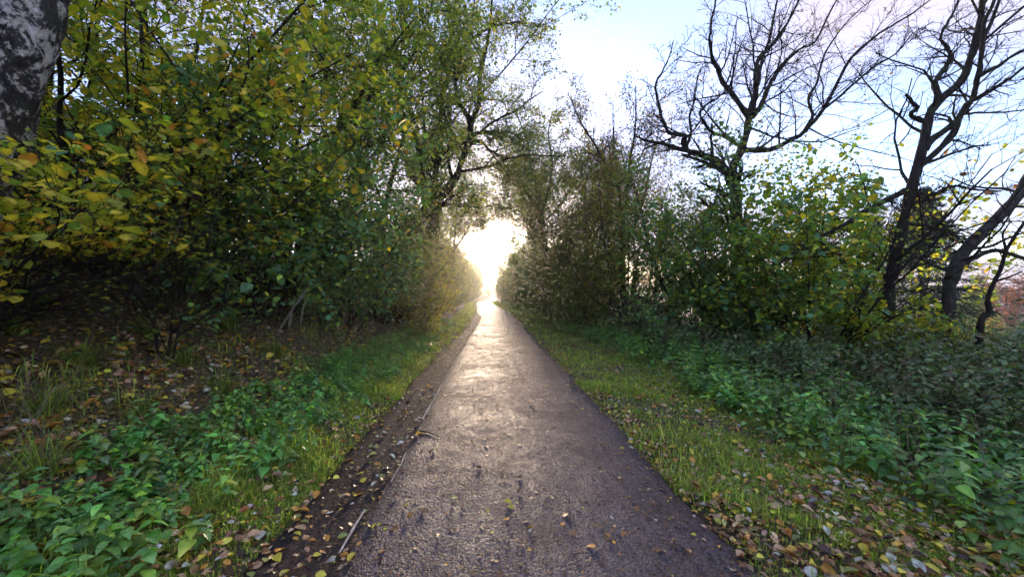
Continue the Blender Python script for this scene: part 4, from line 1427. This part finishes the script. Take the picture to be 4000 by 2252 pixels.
ZS = 7.0
g_ = 'broken dead sticks at the foot of the dogwood'
stick('longest dead stick slanting up right under the dogwood', [at(279, 330, ZS), at(293, 308, ZS - .1), at(310, 284, ZS - .1)], 0.022, M_PALEWOOD, g_, 2, 1)
stick('splintered white stick standing among the dead sticks', [at(289, 325, ZS - .2), at(292, 310, ZS - .2), at(295, 299, ZS - .2)], 0.018, M_PALEWOOD, g_, 0, 2)
stick('second whitish stick right of the splintered one', [at(301, 322, ZS - .1), at(303, 308, ZS - .1), at(308, 296, ZS)], 0.013, M_PALEWOOD, g_, 0, 3)
stick('brown dead stick lying low across the sticks', [at(282, 336, ZS - .3), at(296, 320, ZS - .1), at(312, 312, ZS)], 0.016, M_ALDER, g_, 2, 4)
stick('thin brown stick leaning against the longest one', [at(284, 322, ZS), at(300, 303, ZS), at(308, 280, ZS)], 0.012, M_ALDER, g_, 1, 5)
stick('dark crooked twig lying on the tarmac at the end of the long edging', [np.array([-0.82, 4.55, 0.045]), np.array([-0.72, 4.5, 0.05]), np.array([-0.58, 4.36, 0.05])], 0.008, M_TWIG, None, 0, 6)
stick('bare leaning twig above the dogwood leaves', [at(262, 232, 7.2), at(280, 210, 7.0), at(300, 190, 7.0)], 0.012, M_ALDER, None, 1, 7)

# ---- pale boarded building behind the wood
M_BOARD = plain('pale_boarding', (0.55, 0.56, 0.62), 0.6, 3, 0.12)
M_ROOF = plain('grey_roof', (0.10, 0.10, 0.115), 0.8, 4, 0.3)
bx0, by0, by1 = -15.5, 6.0, 30.0
gz = float(height(bx0, 16.0)) - 0.3
bld = empty('boarded_building', (bx0, 18, gz), 'pale boarded building glimpsed through the trees above the bank', 'building')


def box(x0, x1, y0, y1, z0, z1):
    V = np.array([(x, y, z) for x in (x0, x1) for y in (y0, y1) for z in (z0, z1)], float)
    Q = np.array([(0, 1, 3, 2), (4, 6, 7, 5), (0, 4, 5, 1), (2, 3, 7, 6), (0, 2, 6, 4), (1, 5, 7, 3)])
    return V, Q


V, Q = box(-8, -0.05, by0 - 18, by1 - 18, -1, 4.6)
link('wall', make_mesh('wall', V, [Q], M_BOARD), bld)
V, Q = box(0, 0.035, by0 - 18, by1 - 18, 0, 0.20)
bm_ = make_mesh('board', V, [Q], M_BOARD)
for k in range(19):
    o = link('board', bm_, bld)
    o.location = (0, 0, 0.2 + 0.232 * k)
    o.rotation_euler = (0, math.radians(-5), 0)
V = np.array([(0.5, by0 - 18.4, 4.55), (0.5, by1 - 17.6, 4.55), (-4, by1 - 17.6, 6.6), (-4, by0 - 18.4, 6.6), (-8.5, by0 - 18.4, 4.55), (-8.5, by1 - 17.6, 4.55)], float)
V = np.concatenate([V, V + [0, 0, 0.15]])
link('roof', make_mesh('roof', V, [np.array([(0, 1, 2, 3), (3, 2, 5, 4), (6, 9, 8, 7), (9, 10, 11, 8), (0, 6, 7, 1), (4, 5, 11, 10)])], M_ROOF), bld)


# ---- spruce and far things at the right edge
def spruce(x, y, H, label, seed):
    rg = np.random.default_rng(seed)
    bs = gpt(x, y)
    root = empty('spruce_tree', bs, label, 'tree')
    P_ = np.array([[0, 0, -0.3], [0, 0, H * 0.5], [0, 0, H]])
    V, Q = tube(resample(P_, 10)[None], np.linspace(0.2, 0.02, 10)[None], 7)
    link('trunk', make_mesh('trunk', V, [Q], M_BARK, smooth=True), root)
    tw, nb = Bag(), Bag()
    n = 260
    t = np.sort(rg.uniform(0.08, 0.99, n))
    a = np.arange(n) * 2.4
    L = (1 - t) ** 0.8 * H * 0.34 + 0.15
    S_ = np.stack([0 * t, 0 * t, t * H], 1)
    D_ = np.stack([np.cos(a), np.sin(a), -0.1 + 0.4 * (t - 0.4)], 1)
    B = grow(rg, S_, D_, L, 6, 0.05, 0.03)
    V, Q = tube(B, np.tile(np.linspace(0.02, 0.006, 6), (n, 1)), 3)
    link('branches', make_mesh('branches', V, [Q], M_TWIG), root)
    R = resample_all(B, 12)
    N = 30000
    i = rg.integers(0, n, N)
    k = rg.integers(1, 12, N)
    C = R[i, k] + rg.normal(0, 0.07, (N, 3)) - np.array([0, 0, 0.05])
    d = norm(R[i, k] - R[i, k - 1]) + rg.normal(0, 0.5, (N, 3)) + np.array([0, 0, -0.25])
    D, S, Nn = leaf_axes(rg, N, D=d, tilt=0.6)
    V, Fa = leaf_geo(C, D, S, Nn, 0.22 * np.exp(rg.normal(0, .2, N)), NARROW)
    col, _ = palette(rg, [((0.020, 0.045, 0.035), 3), ((0.03, 0.06, 0.04), 2)], N)
    link('crown', make_mesh('crown', V, [Fa], M_LEAF, np.repeat(col, 4, 0)), root)


sx = at(922, 300, 24)
spruce(sx[0], sx[1], 11.0, 'dark blue-green spruce behind the leaning tree near the right edge', 91)


def crown_tree(name, label, x, y, H, Rr, pal, seed, n=6000, size=0.35, group=None):
    rg = np.random.default_rng(seed)
    bs = gpt(x, y)
    st = [auto_stem(rg, bs, H, (0, 0), 0.05, H * 0.025, 0.04)]
    plant(name, label, 'tree', bs, st, [LV(10, 0.25, 1, 55, 12, Rr / H * 1.1, 5, 0.12, 0.03, 0.5, 0.03, 4), LV(7, 0.1, 1, 50, 14, 0.5, 4, 0.15, 0.0, 0.6, 0.02, 3)],
          [dict(n=n, size=size, pal=pal, droop=0.3, tilt=0.9, spread=0.35, on=(-1, -2))], seed, group, keep=None)


def ground_at(px_, Z):
    p = at(px_, 292, Z)
    return p[0], p[1]


gf = 'far trees across the valley at the right edge'
for k, (px_, Z, H, Rr, pal, lab) in enumerate([
        (1006, 80, 14.2, 3.6, [((0.30, 0.11, 0.035), 4), (BRN, 2)], 'bright orange beech across the valley at the right edge'),
        (1024, 85, 15.0, 4.0, [((0.24, 0.10, 0.045), 4), (BRN, 2)], 'russet tree right beside the bright orange one'),
        (968, 70, 12.0, 4.0, [(YGR, 3), (GRN, 2)], 'yellow-green tree in the valley left of the orange one'),
        (984, 90, 14.5, 5.0, [(BRN, 3), (DGR, 2), ((0.2, 0.16, 0.1), 3)], 'grey-brown tree behind the yellow-green valley tree'),
        (1012, 45, 8.2, 4.0, [((0.22, 0.16, 0.09), 3), (YGR, 2), (GRN, 1)], 'faded buff tree below the orange one')]):
    x, y = ground_at(px_, Z)
    crown_tree('valley_tree', lab, x, y, H, Rr, pal, 600 + k, group=gf)
M_WALLW = plain('white_render', (0.72, 0.70, 0.70), 0.8, 2, 0.1)
for k, (px_, Z, w, hh, lab) in enumerate([(972, 130, 14, 5, 'long pale low building in the valley left of the orange tree'), (1015, 120, 12, 6, 'pale house beyond the orange tree at the right edge')]):
    x, y = ground_at(px_, Z)
    zb = CAMZ - 0.012 * Z - hh * 0.75
    root = empty('valley_house', (x, y, zb), lab, 'house', 'pale buildings in the valley')
    V, Q = box(-w / 2, w / 2, -4, 4, -12, hh * 0.6)
    link('wall', make_mesh('wall', V, [Q], M_WALLW), root)
    V = np.array([(-w / 2 - .4, -4.5, hh * .6), (w / 2 + .4, -4.5, hh * .6), (w / 2 + .4, 0, hh), (-w / 2 - .4, 0, hh), (-w / 2 - .4, 4.5, hh * .6), (w / 2 + .4, 4.5, hh * .6)], float)
    link('roof', make_mesh('roof', V, [np.array([(0, 1, 2, 3), (3, 2, 5, 4), (0, 4, 5, 1)]), np.array([(0, 3, 4), (1, 5, 2)])], M_ROOF), root)
    V, Q = box(-0.5, 0.5, -4.06, -4.01, hh * 0.2, hh * 0.42)
    wm = make_mesh('window', V, [Q], M_ROOF)
    for j in range(4):
        o = link('window', wm, root)
        o.location.x = -w / 2 + w * (j + 0.5) / 4

# labels shared by several things: say which one, counted from the left of the picture
ONES = ['', 'first', 'second', 'third', 'fourth', 'fifth', 'sixth', 'seventh', 'eighth', 'ninth', 'tenth', 'eleventh', 'twelfth', 'thirteenth', 'fourteenth', 'fifteenth', 'sixteenth', 'seventeenth', 'eighteenth', 'nineteenth']
TENS = {2: ('twentieth', 'twenty'), 3: ('thirtieth', 'thirty'), 4: ('fortieth', 'forty'), 5: ('fiftieth', 'fifty'), 6: ('sixtieth', 'sixty'), 7: ('seventieth', 'seventy')}


def ordinal(n):
    if n < 20:
        return ONES[n]
    return TENS[n // 10][0] if n % 10 == 0 else TENS[n // 10][1] + '-' + ONES[n % 10]


shared = {}
for o in COL.objects:
    if o.parent is None and o.get('label') and o.get('category') in ('leaf', 'nettle'):
        shared.setdefault(o['label'], []).append(o)
for lab, obs in shared.items():
    if len(obs) > 1:
        def sx_(o):
            p = np.array(o.location) if o.type == 'EMPTY' else np.array(o.matrix_basis.translation)
            return (p @ RGT) / max(p @ FWD, 0.1)
        for k, o in enumerate(sorted(obs, key=sx_)):
            o['label'] = '%s, %s from left' % (lab, ordinal(k + 1))

# ------------------------------------------------------------------ haze in the valley air
def haze_box():
    m = bpy.data.materials.new('haze_air')
    m.use_nodes = True
    t = m.node_tree
    t.nodes.clear()
    bb = NB(t)
    out = bb.n('ShaderNodeOutputMaterial')
    v = bb.n('ShaderNodeVolumePrincipled')
    v.inputs['Color'].default_value = (0.95, 0.92, 0.95, 1)
    v.inputs['Density'].default_value = 0.0010
    v.inputs['Anisotropy'].default_value = 0.78
    bb.l(v.outputs[0], out.inputs['Volume'])
    V, Q = box(-1700, 1700, -100, 2700, -75, 26)
    o = link('haze', make_mesh('haze', V, [Q], m))
    tag(o, 'thin bright haze filling the air along the path', 'haze', kind='stuff')


haze_box()
